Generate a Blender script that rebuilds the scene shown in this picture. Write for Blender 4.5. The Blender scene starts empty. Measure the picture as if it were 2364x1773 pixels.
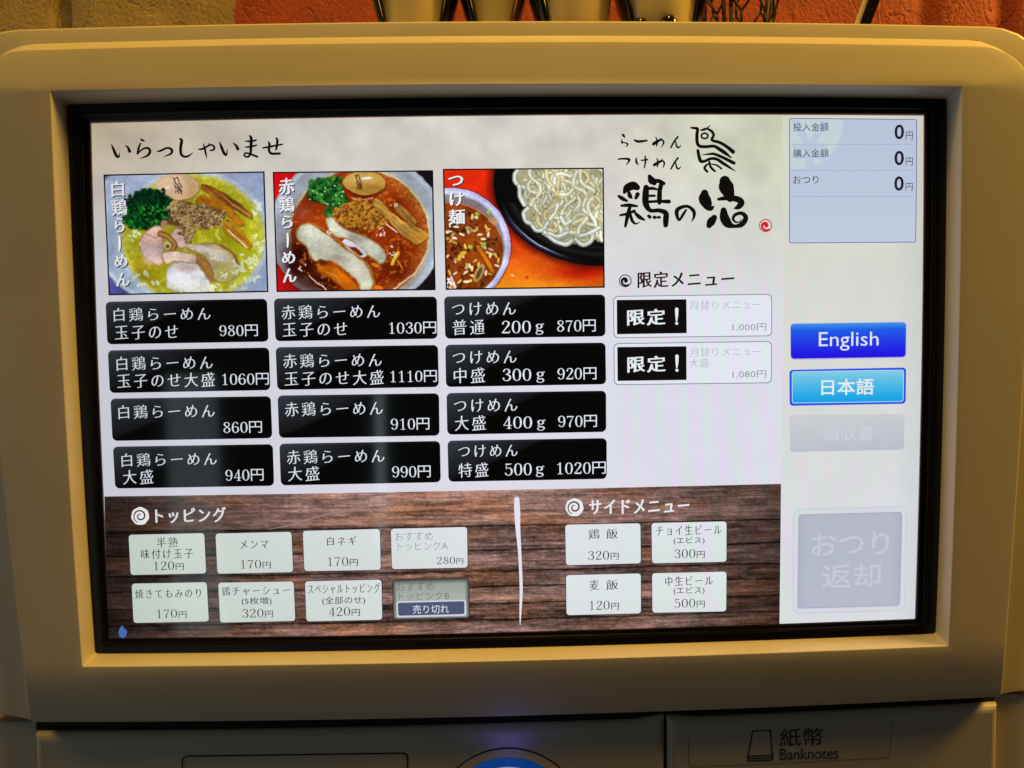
import bpy, bmesh, math, random
import numpy as np
from mathutils import Matrix, Vector
from mathutils.geometry import tessellate_polygon

# ------------------------------------------------------------------ camera
W, H = 2364.0, 1773.0
CX, CY = W / 2, H / 2
F = 1800.0
Z0 = 1.25                       # height of the screen centre above the floor
KD = 0.0224                     # mild barrel bow of the housing edges
R = np.array([[0.9996, -0.0100, 0.0], [0.0169, 0.9983, 0.0], [0.0220, -0.0544, 0.0]])
R[:, 2] = np.cross(R[:, 0], R[:, 1])
U_, _, Vt_ = np.linalg.svd(R)
R = U_ @ Vt_
T = np.array([0.0017, 0.0037, 0.4449])
CAM = -R.T @ T                  # camera position in machine axes (right, up, away)

def P(px, py, d=0.0):
    """photo pixel -> world point on the vertical plane y = d (d grows away from the viewer)"""
    ray = R.T @ np.array([(px - CX) / F, -(py - CY) / F, 1.0])
    s = (d - CAM[2]) / ray[2]
    q = CAM + s * ray
    return Vector((q[0], d, q[1] + Z0))

scene = bpy.context.scene
C = scene.collection
cam_data = bpy.data.cameras.new("camera")
cam = bpy.data.objects.new("camera", cam_data)
C.objects.link(cam)
cam_data.sensor_width = 36.0
cam_data.lens = 36.0 * F / W
cam_data.clip_start = 0.01
cam_data.clip_end = 100
def tow(v):                     # machine axes -> world axes
    return Vector((v[0], v[2], v[1]))
right, up, fwd = tow(R[0]), tow(R[1]), tow(R[2])
m = Matrix((right, up, -fwd)).transposed().to_4x4()
m.translation = Vector((CAM[0], CAM[2], CAM[1] + Z0))
cam.matrix_world = m
scene.camera = cam

# ------------------------------------------------------------------ world and lamps
world = bpy.data.worlds.new("World")
scene.world = world
world.use_nodes = True
bg = world.node_tree.nodes["Background"]
bg.inputs[0].default_value = (1.0, 0.78, 0.55, 1)
bg.inputs[1].default_value = 0.006

def area(name, loc, target, size, size_y, power, color):
    d = bpy.data.lights.new(name, 'AREA')
    d.shape = 'RECTANGLE'; d.size = size; d.size_y = size_y
    d.energy = power; d.color = color
    o = bpy.data.objects.new(name, d); C.objects.link(o)
    o.location = loc
    o.rotation_euler = (Vector(target) - Vector(loc)).to_track_quat('-Z', 'Y').to_euler()
    return o
WARM = (1.0, 0.565, 0.09)
area("warm_lamp", (0.02, -0.26, Z0 + 1.45), (0.0, 0.0, Z0), 0.10, 0.10, 9.2, WARM)
area("warm_lamp", (1.25, -0.13, Z0 + 0.95), (0.0, 0.0, Z0), 0.45, 0.45, 26.0, WARM)  # unseen warm fill, added to brighten the left chamfer
area("warm_lamp", (-1.25, -0.13, Z0 + 0.95), (0.0, 0.0, Z0), 0.45, 0.45, 6.5, WARM)  # weaker unseen fill, added to warm the right chamfer
COOL = (0.72, 0.95, 1.0)
area("streak_light", (-0.76, -1.5, Z0 - 0.42), (-0.1, 0.0, Z0 - 0.1), 0.12, 0.75, 0.26, COOL)  # unseen strip light added to put a pale streak in the screen reflection
area("streak_light", (-0.30, -1.5, Z0 - 0.30), (-0.1, 0.0, Z0 - 0.1), 0.024, 0.40, 0.06, COOL)  # narrower unseen strip, added for a second reflected streak
area("window_light", (-1.5, -0.9, Z0 - 0.1), (-0.1, 0.0, Z0 - 0.1), 0.5, 1.0, 1.3, COOL)

scene.view_settings.view_transform = 'Standard'
scene.view_settings.look = 'None'
scene.view_settings.exposure = 0.0
scene.view_settings.gamma = 1.0
scene.render.engine = 'CYCLES'

# ------------------------------------------------------------------ helpers
rng = np.random.default_rng(7)
random.seed(7)

def lin(c):
    c = np.asarray(c, float) / 255.0
    return np.where(c <= 0.04045, c / 12.92, ((c + 0.055) / 1.055) ** 2.4)

def und(p):
    v = np.array([p[0] - CX, p[1] - CY]) / 1182
    return v * (1 + KD * (v @ v))
def dis(v):
    r = np.array(v, float)
    for _ in range(8):
        r = np.array(v) / (1 + KD * (r @ r))
    return r * 1182 + [CX, CY]

def und_a(p):
    v = (p - [CX, CY]) / 1182
    return v * (1 + KD * (v ** 2).sum(-1, keepdims=True))
def dis_a(v):
    r = v.copy()
    for _ in range(8): r = v / (1 + KD * (r ** 2).sum(-1, keepdims=True))
    return r * 1182 + [CX, CY]

def obj(name, verts, faces, mats, parent=None, smooth=False, midx=None, label=None, sharp=None):
    me = bpy.data.meshes.new(name)
    me.from_pydata([tuple(v) for v in verts], [], faces)
    for mt in (mats if isinstance(mats, (list, tuple)) else [mats]):
        me.materials.append(mt)
    if midx is not None:
        me.polygons.foreach_set("material_index", midx)
    if smooth:
        me.polygons.foreach_set("use_smooth", [True] * len(me.polygons))
    me.update()
    if sharp: me.set_sharp_from_angle(angle=math.radians(sharp))
    o = bpy.data.objects.new(name, me)
    C.objects.link(o)
    if parent is not None:
        o.parent = parent
        o.matrix_parent_inverse = parent_inv(parent)
    if label:
        o["label"] = label
    return o
def parent_inv(p):
    # meshes are built in world coordinates; only the root empties are moved
    return Matrix.Translation(-p.location) if p.type == 'EMPTY' else Matrix.Identity(4)
def empty(name, loc, label, cat, group=None):
    o = bpy.data.objects.new(name, None)
    C.objects.link(o)
    o.location = loc
    o.empty_display_size = 0.05
    o["label"] = label; o["category"] = cat
    if group: o["group"] = group
    return o

def mat(name, base, rough=0.5, spec=0.5, bump=0.0, bscale=400.0, var=0.0, vscale=8.0, metal=0.0):
    mt = bpy.data.materials.new(name)
    mt.use_nodes = True
    nt = mt.node_tree; b = nt.nodes["Principled BSDF"]
    b.inputs["Base Color"].default_value = (*base, 1)
    b.inputs["Roughness"].default_value = rough
    b.inputs["Specular IOR Level"].default_value = spec
    b.inputs["Metallic"].default_value = metal
    tc = nt.nodes.new("ShaderNodeNewGeometry")
    if var > 0:
        n = nt.nodes.new("ShaderNodeTexNoise"); n.inputs["Scale"].default_value = vscale
        n.inputs["Detail"].default_value = 6
        nt.links.new(tc.outputs["Position"], n.inputs["Vector"])
        r = nt.nodes.new("ShaderNodeMapRange")
        r.inputs[1].default_value = 0.3; r.inputs[2].default_value = 0.7
        r.inputs[3].default_value = 1 - var; r.inputs[4].default_value = 1 + var * 0.4
        nt.links.new(n.outputs["Fac"], r.inputs[0])
        mx = nt.nodes.new("ShaderNodeVectorMath"); mx.operation = 'SCALE'
        mx.inputs[0].default_value = base
        nt.links.new(r.outputs[0], mx.inputs["Scale"])
        nt.links.new(mx.outputs[0], b.inputs["Base Color"])
    if bump > 0:
        n2 = nt.nodes.new("ShaderNodeTexNoise"); n2.inputs["Scale"].default_value = bscale
        n2.inputs["Detail"].default_value = 4
        nt.links.new(tc.outputs["Position"], n2.inputs["Vector"])
        bp = nt.nodes.new("ShaderNodeBump"); bp.inputs["Strength"].default_value = bump
        bp.inputs["Distance"].default_value = 0.0005
        nt.links.new(n2.outputs["Fac"], bp.inputs["Height"])
        nt.links.new(bp.outputs[0], b.inputs["Normal"])
    return mt

M_PLASTIC = mat("beige_plastic", (0.66, 0.61, 0.50), 0.40, 0.45, bump=0.10, bscale=1500, var=0.05, vscale=14)
M_PLASTIC2 = mat("beige_plastic_lower", (0.60, 0.56, 0.49), 0.46, 0.4, bump=0.10, bscale=1500, var=0.07, vscale=10)
M_BLACK = mat("black_plastic", (0.004, 0.004, 0.005), 0.32, 0.45, bump=0.08, bscale=500, var=0.3, vscale=60)
M_GAP = mat("dark_gap", (0.02, 0.018, 0.015), 0.8, 0.2)
M_PRINT = mat("grey_print", (0.035, 0.033, 0.03), 0.6, 0.3)
M_SEAM = mat("seam", (0.16, 0.14, 0.12), 0.7, 0.2)
M_CREAM = mat("cream_glaze", (0.80, 0.66, 0.34), 0.16, 0.5, var=0.06, vscale=30)
M_BLKGL = mat("black_glaze", (0.012, 0.010, 0.009), 0.15, 0.5, var=0.3, vscale=50)
M_BROWN = mat("brown_glaze", (0.10, 0.035, 0.02), 0.2, 0.5)
M_WIRE = mat("dark_wire", (0.03, 0.022, 0.018), 0.5, 0.5, var=0.4, vscale=120, metal=0.6)
M_CARD = mat("cream_card", (0.75, 0.70, 0.55), 0.6, 0.3)

def screen_material():
    mt = bpy.data.materials.new("lcd_pixels")
    mt.use_nodes = True
    nt = mt.node_tree; b = nt.nodes["Principled BSDF"]
    b.inputs["Base Color"].default_value = (0.004, 0.004, 0.005, 1)
    b.inputs["Roughness"].default_value = 0.06
    at = nt.nodes.new("ShaderNodeAttribute"); at.attribute_name = "Col"
    nt.links.new(at.outputs["Color"], b.inputs["Emission Color"])
    b.inputs["Emission Strength"].default_value = 1.0
    return mt
M_LCD = screen_material()

def setcol(o, cols):
    """cols: per-vertex linear rgb (n,3)"""
    me = o.data
    a = me.color_attributes.new("Col", 'FLOAT_COLOR', 'POINT')
    c = np.ones((len(me.vertices), 4), np.float32)
    c[:, :3] = cols
    a.data.foreach_set("color", c.ravel())

# ---- smooth value noise
def vnoise(x, y, seed=0):
    x = np.asarray(x, float); y = np.asarray(y, float)
    xi = np.floor(x).astype(np.int64); yi = np.floor(y).astype(np.int64)
    xf = x - xi; yf = y - yi
    u = xf * xf * (3 - 2 * xf); v = yf * yf * (3 - 2 * yf)
    def h(a, b):
        n = (a * 374761393 + b * 668265263 + seed * 974711) & 0x7fffffff
        n = ((n ^ (n >> 13)) * 1274126177) & 0x7fffffff
        n = n ^ (n >> 16)
        return (n & 0xffff) / 65535.0
    return (h(xi, yi) * (1 - u) + h(xi + 1, yi) * u) * (1 - v) + (h(xi, yi + 1) * (1 - u) + h(xi + 1, yi + 1) * u) * v
def fbm(x, y, seed=0, o=4):
    s = 0; a = 0.5; t = 0
    for i in range(o):
        s = s + a * vnoise(x * 2 ** i, y * 2 ** i, seed + i * 17); t += a; a *= 0.55
    return s / t

# ---- flat pieces of the picture on the screen
LV = 0.00008                     # each layer this far in front of the last
def crop(x0, y0, s):
    return lambda q: (x0 + q[0] / s, y0 + q[1] / s)
cA = crop(230, 670, 3.456); cB = crop(620, 670, 3.456); cC = crop(1010, 670, 3.456)
cD = crop(1390, 260, 5.027); cE = crop(1390, 600, 5.027)
cF = crop(1790, 250, 4.88); cG = crop(1770, 700, 4.483); cH = crop(1770, 1070, 4.045)
cI = crop(230, 1130, 4.484); cJ = crop(670, 1130, 3.95); cK = crop(1170, 1110, 3.95)
cL = crop(230, 290, 4.424); cM = crop(1500, 1450, 2.56)

def bil(q, u, v):
    q = np.array(q, float)
    u = np.asarray(u)[..., None]; v = np.asarray(v)[..., None]
    return (q[0] * (1 - u) + q[1] * u) * (1 - v) + (q[3] * (1 - u) + q[2] * u) * v

def panel(name, quad, rad, colfn, lev, parent, nx=12, ny=8, base=0.0, material=None, label=None):
    """rounded rectangle given by its four photo corners (TL TR BR BL); colfn(u,v,px,py)->sRGB 0..255"""
    q = np.array(quad, float)
    w = (np.linalg.norm(q[1] - q[0]) + np.linalg.norm(q[2] - q[3])) / 2
    h = (np.linalg.norm(q[3] - q[0]) + np.linalg.norm(q[2] - q[1])) / 2
    if rad > 0:
        th = np.linspace(0, math.pi / 2, 6)
        vv = rad / h * (1 - np.cos(th))
        mid = np.linspace(rad / h, 1 - rad / h, ny)[1:-1] if ny > 2 else np.array([])
        vs = np.concatenate([vv, mid, 1 - vv[::-1]])
    else:
        vs = np.linspace(0, 1, ny)
    us = np.linspace(0, 1, nx)
    dy = np.minimum(vs, 1 - vs) * h
    ins = np.where(dy < rad, rad - np.sqrt(np.maximum(rad ** 2 - (rad - dy) ** 2, 0)), 0) / w if rad > 0 else np.zeros_like(vs)
    Ug = ins[:, None] + us[None, :] * (1 - 2 * ins[:, None])
    Vg = np.repeat(vs[:, None], nx, 1)
    px = dis_a(bil(und_a(q), Ug, Vg))
    d = base - lev * LV
    verts = [P(p[0], p[1], d) for p in px.reshape(-1, 2)]
    n, mm_ = len(vs), nx
    faces = [(j * mm_ + i, (j + 1) * mm_ + i, (j + 1) * mm_ + i + 1, j * mm_ + i + 1) for j in range(n - 1) for i in range(mm_ - 1)]
    o = obj(name, verts, faces, material or M_LCD, parent, label=label)
    if material is None:
        cf = colfn(Ug.ravel(), Vg.ravel(), px[..., 0].ravel(), px[..., 1].ravel()) if callable(colfn) else np.tile(np.array(colfn, float), (len(verts), 1))
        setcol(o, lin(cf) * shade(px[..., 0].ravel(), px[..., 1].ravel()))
    return o

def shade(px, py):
    """viewing-angle dimming and camera moire bands, painted into the screen colours"""
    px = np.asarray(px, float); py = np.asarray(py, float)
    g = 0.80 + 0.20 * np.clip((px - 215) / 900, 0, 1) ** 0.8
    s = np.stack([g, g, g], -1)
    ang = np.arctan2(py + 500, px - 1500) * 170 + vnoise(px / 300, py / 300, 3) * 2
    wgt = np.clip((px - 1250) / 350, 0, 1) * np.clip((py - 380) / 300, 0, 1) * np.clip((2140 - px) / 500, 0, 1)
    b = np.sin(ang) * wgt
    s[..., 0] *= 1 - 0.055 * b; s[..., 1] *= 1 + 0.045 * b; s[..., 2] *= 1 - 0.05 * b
    return s

# ---- lettering
_gl = {}
def text_mesh(s, aniso=(0, 0)):
    key = (s, aniso)
    if key in _gl: return _gl[key]
    cu = bpy.data.curves.new("tmp", 'FONT')
    cu.body = s; cu.size = 1.0; cu.resolution_u = 3
    o = bpy.data.objects.new("tmp", cu); C.objects.link(o)
    dg = bpy.context.evaluated_depsgraph_get()
    me = bpy.data.meshes.new_from_object(o.evaluated_get(dg))
    v = np.array([x.co[:2] for x in me.vertices]); f = [tuple(p.vertices) for p in me.polygons]
    if aniso != (0, 0):
        # push the outline of every stroke sideways, more across than along: brush-like contrast
        from collections import defaultdict
        cnt = defaultdict(int); dirn = {}
        for p in f:
            for a, b in zip(p, p[1:] + p[:1]):
                k = (min(a, b), max(a, b)); cnt[k] += 1; dirn[k] = (a, b)
        nrm = np.zeros_like(v)
        ar = 0
        for k, c in cnt.items():
            if c == 1:
                a, b = dirn[k]
                e = v[b] - v[a]; l = np.hypot(*e)
                if l > 1e-9:
                    nn = np.array([e[1], -e[0]]) / l
                    nrm[a] += nn; nrm[b] += nn
        if me.polygons and me.polygons[0].normal.z < 0: nrm = -nrm
        l = np.hypot(nrm[:, 0], nrm[:, 1]); l[l == 0] = 1
        nrm = nrm / l[:, None]
        v = v + nrm * np.array(aniso)
    bpy.data.objects.remove(o); bpy.data.curves.remove(cu); bpy.data.meshes.remove(me)
    _gl[key] = (v, f)
    return v, f

def stroke_poly(pts, n=5, cap=True):
    """brush stroke through (x, y, half width) points -> verts, faces"""
    p = np.array(pts, float)
    if len(p) > 2:
        out = []
        q = np.vstack([2 * p[0] - p[1], p, 2 * p[-1] - p[-2]])
        for i in range(1, len(q) - 2):
            for t in np.linspace(0, 1, n, endpoint=False):
                a, b, c, d = q[i - 1], q[i], q[i + 1], q[i + 2]
                out.append(0.5 * ((2 * b) + (c - a) * t + (2 * a - 5 * b + 4 * c - d) * t * t + (-a + 3 * b - 3 * c + d) * t ** 3))
        out.append(p[-1]); p = np.array(out)
    p[:, 2] = np.maximum(p[:, 2], 1e-4)
    d = np.gradient(p[:, :2], axis=0); l = np.hypot(d[:, 0], d[:, 1]); l[l == 0] = 1
    d = d / l[:, None]; nr = np.stack([-d[:, 1], d[:, 0]], 1)
    L = p[:, :2] + nr * p[:, 2:]; Rr = p[:, :2] - nr * p[:, 2:]
    k = len(p)
    v = list(L) + list(Rr)
    f = [(i, i + 1, k + i + 1, k + i) for i in range(k - 1)]
    if cap:
        for e, sgn in ((0, -1), (k - 1, 1)):
            c0 = len(v)
            for a in np.linspace(-math.pi / 2, math.pi / 2, 7)[1:-1]:
                v.append(p[e, :2] + p[e, 2] * (d[e] * sgn * math.cos(a) + nr[e] * math.sin(a)))
            ids = [k + e] + list(range(c0, len(v))) + [e]
            f.append(tuple(ids))
    return v, f

def join(parts):
    V, Fc = [], []
    for v, f in parts:
        b = len(V); V += [tuple(x) for x in v]; Fc += [tuple(i + b for i in p) for p in f]
    return np.array(V), Fc

DIG = {  # serif figures drawn with a pen: x, y (up), half width, in a unit-high box
 '0': [[(0.29,0.985,.02),(0.13,0.86,.045),(0.07,0.5,.062),(0.13,0.14,.045),(0.29,0.015,.02),(0.45,0.14,.045),(0.51,0.5,.062),(0.45,0.86,.045),(0.29,0.985,.02)]],
 '1': [[(0.10,0.82,.018),(0.22,0.88,.025),(0.30,0.97,.03)],[(0.30,0.97,.05),(0.30,0.5,.052),(0.30,0.02,.052)],[(0.12,0.02,.02),(0.48,0.02,.02)]],
 '2': [[(0.10,0.76,.055),(0.16,0.93,.03),(0.30,0.98,.028),(0.46,0.88,.055),(0.46,0.68,.058),(0.30,0.42,.04),(0.08,0.08,.03)],[(0.07,0.06,.05),(0.3,0.05,.055),(0.50,0.06,.04),(0.53,0.22,.015)]],
 '3': [[(0.10,0.80,.05),(0.16,0.94,.03),(0.30,0.98,.028),(0.45,0.88,.05),(0.45,0.68,.055),(0.25,0.54,.02)],[(0.25,0.54,.02),(0.46,0.45,.05),(0.51,0.26,.06),(0.42,0.06,.045),(0.25,0.015,.028),(0.11,0.09,.03),(0.08,0.22,.055)]],
 '4': [[(0.42,0.97,.03),(0.05,0.28,.022)],[(0.05,0.27,.025),(0.56,0.27,.025)],[(0.40,0.97,.05),(0.40,0.5,.055),(0.40,0.02,.055)],[(0.26,0.02,.02),(0.54,0.02,.02)]],
 '5': [[(0.13,0.96,.02),(0.12,0.56,.02)],[(0.12,0.94,.045),(0.3,0.93,.045),(0.48,0.96,.025)],[(0.12,0.55,.02),(0.28,0.64,.028),(0.45,0.54,.05),(0.51,0.32,.06),(0.43,0.09,.045),(0.26,0.015,.028),(0.12,0.07,.03),(0.08,0.18,.05)]],
 '6': [[(0.47,0.84,.05),(0.40,0.95,.03),(0.28,0.97,.025),(0.13,0.82,.045),(0.07,0.42,.06),(0.14,0.12,.045),(0.30,0.015,.022),(0.45,0.12,.05),(0.51,0.31,.06),(0.45,0.5,.045),(0.31,0.58,.022),(0.16,0.5,.025),(0.10,0.38,.02)]],
 '7': [[(0.06,0.80,.015),(0.09,0.95,.03)],[(0.08,0.93,.045),(0.3,0.92,.05),(0.53,0.94,.03)],[(0.52,0.93,.02),(0.35,0.55,.035),(0.26,0.25,.055),(0.26,0.03,.055)]],
 '8': [[(0.29,0.985,.02),(0.14,0.9,.045),(0.12,0.74,.055),(0.29,0.55,.04),(0.47,0.38,.055),(0.49,0.18,.055),(0.29,0.015,.022),(0.10,0.14,.05),(0.10,0.34,.045),(0.29,0.53,.025),(0.45,0.70,.035),(0.45,0.88,.04),(0.29,0.985,.02)]],
}
def rot6():
    s = [[(0.58 - x, 1.0 - y, w) for x, y, w in st] for st in DIG['6']]
    return s
DIG['9'] = rot6()
DIG['g'] = [[(0.27,0.72,.02),(0.14,0.66,.045),(0.12,0.50,.05),(0.26,0.38,.02),(0.40,0.46,.05),(0.41,0.62,.045),(0.27,0.72,.02)],[(0.40,0.66,.02),(0.47,0.74,.025),(0.53,0.71,.03)],[(0.18,0.38,.025),(0.11,0.28,.03),(0.20,0.20,.04),(0.42,0.15,.045),(0.47,0.02,.04),(0.36,-0.1,.025),(0.2,-0.11,.025),(0.08,-0.02,.035),(0.12,0.12,.025),(0.2,0.19,.02)]]

def digits_mesh(s, thin=1.0):
    parts = []; x = 0
    for ch in s:
        if ch == ' ': x += 0.4; continue
        if ch in DIG:
            for st in DIG[ch]:
                v, f = stroke_poly([(a + x, b, w * thin) for a, b, w in st], 6)
                parts.append((v, f))
            x += 0.66
        else:       # yen character set a little apart
            v, f = text_mesh(ch)
            mn, mx = v.min(0), v.max(0)
            small = ch == '円' and thin < .95
            hgt = 0.78 if small else 1.08
            vv = (v - mn) / (mx - mn) * [hgt * 0.92, hgt] + [x + 0.03, -0.04]
            parts.append((vv, f)); x += hgt
    return join(parts)

def place(name, v, f, x0, x1, yt, yb, col, lev, parent, cr=None, shear=0.0, base=0.0, material=None, label=None):
    """fit a flat mesh into the photo box x0..x1, yt..yb (measured at its middle), lying in the plane"""
    if cr:
        (x0, yt), (x1, yb) = cr((x0, yt)), cr((x1, yb))
    d = base - lev * LV
    xm, ym = (x0 + x1) / 2, (yt + yb) / 2
    a, b = P(x0, ym, d), P(x1, ym, d); t, bo = P(xm, yt, d), P(xm, yb, d)
    c = (t + bo) / 2
    w = (b - a).length; h = (t - bo).length
    v = np.array(v, float); v = v.copy()
    mn, mx = v.min(0), v.max(0)
    v = (v - (mn + mx) / 2) / np.maximum(mx - mn, 1e-9)
    # the row follows the local direction of the pixel raster
    ex = (b - a).normalized()
    ex = Vector((1, 0, 0)).lerp(ex, 0.0)
    verts = [(c.x + p[0] * w, d, c.z + p[1] * h + shear * p[0] * w) for p in v]
    o = obj(name, verts, f, material or M_LCD, parent, label=label)
    if material is None:
        px = np.tile([[xm, ym]], (len(verts), 1)) + np.stack([v[:, 0] * (x1 - x0), -v[:, 1] * (yb - yt)], 1)
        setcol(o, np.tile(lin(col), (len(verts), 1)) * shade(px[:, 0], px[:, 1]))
    return o

KAI = (0.007, -0.013)
def spaced(st, aniso, k, lean):
    """set the characters one by one: smaller in their cells, leaning up to the right like a brush hand"""
    adv = text_mesh("口口", (0, 0))[0][:, 0].max() - text_mesh("口", (0, 0))[0][:, 0].max()
    parts = []
    mid = text_mesh("口", (0, 0))[0].mean(0)[1]
    for i, ch in enumerate(st):
        if ch == ' ': continue
        v, f = text_mesh(ch, aniso)
        c = np.array([adv / 2, mid])
        w = (v - c) * k
        w = np.stack([w[:, 0], w[:, 1] + lean * w[:, 0]], 1) + c + [i * adv, 0]
        parts.append((w, f))
    return join(parts)
def text(s, x0, x1, yt, yb, cr, col=(226, 229, 236), lev=6, style='kai', parent=None, name="lettering", **kw):
    if style == 'kai':
        v, f = spaced(s, KAI, 0.87, 0.07)
    elif style == 'bold':
        v, f = spaced(s, (0.036, 0.010), 0.92, 0.06)
    elif style == 'sansb':
        v, f = text_mesh(s, (0.02, 0.02))
    elif style == 'thin':
        v, f = text_mesh(s, (-0.014, -0.016))
    elif style == 'dig':
        v, f = digits_mesh(s)
    elif style == 'digthin':
        v, f = digits_mesh(s, 0.86)
    else:
        v, f = text_mesh(s)
    return place(name, v, f, x0, x1, yt, yb, col, lev, parent or SCREEN, cr, **kw)

def strokes(name, sts, cr, col, lev, parent, base=0.0, material=None, label=None, n=5, wt=1.0):
    parts = []
    sts = [[(a, b, c * wt) for a, b, c in st] for st in sts]
    for st in sts:
        v, f = stroke_poly(st, n); parts.append((v, f))
    V, Fc = join(parts)
    d = base - lev * LV
    px = np.array([cr(p) for p in V])
    o = obj(name, [P(p[0], p[1], d) for p in px], Fc, material or M_LCD, parent, label=label)
    if material is None:
        setcol(o, np.tile(lin(col), (len(V), 1)))
    return o

# ------------------------------------------------------------------ wall and floor
def wall_material():
    mt = bpy.data.materials.new("painted_plaster")
    mt.use_nodes = True
    nt = mt.node_tree; b = nt.nodes["Principled BSDF"]; N = nt.nodes.new; L = nt.links.new
    g = N("ShaderNodeNewGeometry")
    sx = N("ShaderNodeSeparateXYZ"); L(g.outputs["Position"], sx.inputs[0])
    n1 = N("ShaderNodeTexNoise"); n1.inputs["Scale"].default_value = 60; n1.inputs["Detail"].default_value = 5
    L(g.outputs["Position"], n1.inputs["Vector"])
    ma = N("ShaderNodeMath"); ma.operation = 'MULTIPLY_ADD'; ma.inputs[1].default_value = 0.012
    L(n1.outputs["Fac"], ma.inputs[0]); L(sx.outputs["X"], ma.inputs[2])
    gt = N("ShaderNodeMapRange"); xb = P(540, 20, 0.32).x + 0.006
    gt.inputs[1].default_value = xb - 0.002; gt.inputs[2].default_value = xb + 0.002
    L(ma.outputs[0], gt.inputs[0])
    n2 = N("ShaderNodeTexNoise"); n2.inputs["Scale"].default_value = 22; n2.inputs["Detail"].default_value = 8
    L(g.outputs["Position"], n2.inputs["Vector"])
    r1 = N("ShaderNodeValToRGB"); r2 = N("ShaderNodeValToRGB")
    r1.color_ramp.elements[0].position = 0.3; r1.color_ramp.elements[1].position = 0.7
    r1.color_ramp.elements[0].color = (0.23, 0.17, 0.08, 1); r1.color_ramp.elements[1].color = (0.36, 0.27, 0.14, 1)
    r2.color_ramp.elements[0].position = 0.3; r2.color_ramp.elements[1].position = 0.7
    r2.color_ramp.elements[0].color = (0.25, 0.036, 0.018, 1); r2.color_ramp.elements[1].color = (0.36, 0.058, 0.028, 1)
    L(n2.outputs["Fac"], r1.inputs[0]); L(n2.outputs["Fac"], r2.inputs[0])
    mx = N("ShaderNodeMixRGB"); L(gt.outputs[0], mx.inputs[0]); L(r1.outputs[0], mx.inputs[1]); L(r2.outputs[0], mx.inputs[2])
    L(mx.outputs[0], b.inputs["Base Color"])
    b.inputs["Roughness"].default_value = 0.75
    # trowel ridges, pits and short cracks
    mp = N("ShaderNodeMapping"); mp.inputs["Scale"].default_value = (1.0, 1.0, 0.55)
    L(g.outputs["Position"], mp.inputs["Vector"])
    vo = N("ShaderNodeTexNoise"); vo.inputs["Scale"].default_value = 26; vo.inputs["Detail"].default_value = 6; vo.inputs["Distortion"].default_value = 0.9
    L(mp.outputs[0], vo.inputs["Vector"])
    cr = N("ShaderNodeMath"); cr.operation = 'SUBTRACT'; cr.inputs[1].default_value = 0.5; L(vo.outputs["Fac"], cr.inputs[0])
    ab = N("ShaderNodeMath"); ab.operation = 'ABSOLUTE'; L(cr.outputs[0], ab.inputs[0])
    mr = N("ShaderNodeMapRange"); mr.inputs[1].default_value = 0.0; mr.inputs[2].default_value = 0.02; L(ab.outputs[0], mr.inputs[0])
    n3 = N("ShaderNodeTexNoise"); n3.inputs["Scale"].default_value = 260; n3.inputs["Detail"].default_value = 6
    L(g.outputs["Position"], n3.inputs["Vector"])
    ad = N("ShaderNodeMath"); ad.operation = 'MULTIPLY_ADD'; ad.inputs[1].default_value = 1.3
    L(n3.outputs["Fac"], ad.inputs[0]); L(mr.outputs[0], ad.inputs[2])
    bp = N("ShaderNodeBump"); bp.inputs["Strength"].default_value = 0.75; bp.inputs["Distance"].default_value = 0.0016
    L(ad.outputs[0], bp.inputs["Height"]); L(bp.outputs[0], b.inputs["Normal"])
    return mt
def build_wall():
    nx, nz = 420, 60
    xs = np.linspace(-1.3, 1.3, nx); zs = np.linspace(0, 2.2, nz)
    V = []
    gx = [P(140, 20, .32).x, P(178, 20, .32).x, P(2140, 20, .32).x, P(2325, 20, .32).x]
    for z in zs:
        for x in xs:
            y = 0.32 + 0.004 * (fbm(x * 9, z * 9, 5) - 0.5)
            y += 0.016 * math.exp(-((x - gx[0]) / .007) ** 2) + 0.006 * math.exp(-((x - gx[1]) / .005) ** 2) + 0.010 * math.exp(-((x - gx[2]) / .012) ** 2) + 0.012 * math.exp(-((x - gx[3]) / .010) ** 2)
            V.append((x, y, z))
    Fc = [(j * nx + i, j * nx + i + 1, (j + 1) * nx + i + 1, (j + 1) * nx + i) for j in range(nz - 1) for i in range(nx - 1)]
    o = obj("wall", V, Fc, wall_material(), smooth=True)
    o["kind"] = "structure"
    o["label"] = "rough plaster wall painted ochre and brick red"
    return gx
build_wall()
fl = obj("floor", [(-1.3, -1.2, 0), (1.3, -1.2, 0), (1.3, 0.32, 0), (-1.3, 0.32, 0)], [(0, 1, 2, 3)], mat("floor_tile", (0.12, 0.09, 0.07), 0.6, var=0.2), None)
fl["kind"] = "structure"; fl["label"] = "dark floor under the ticket machine"

# ------------------------------------------------------------------ the ticket machine
MACHINE = empty("ticket_machine", (0, 0.12, 0), "beige meal ticket machine with a lit Japanese ramen menu touch screen", "ticket machine")

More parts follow.
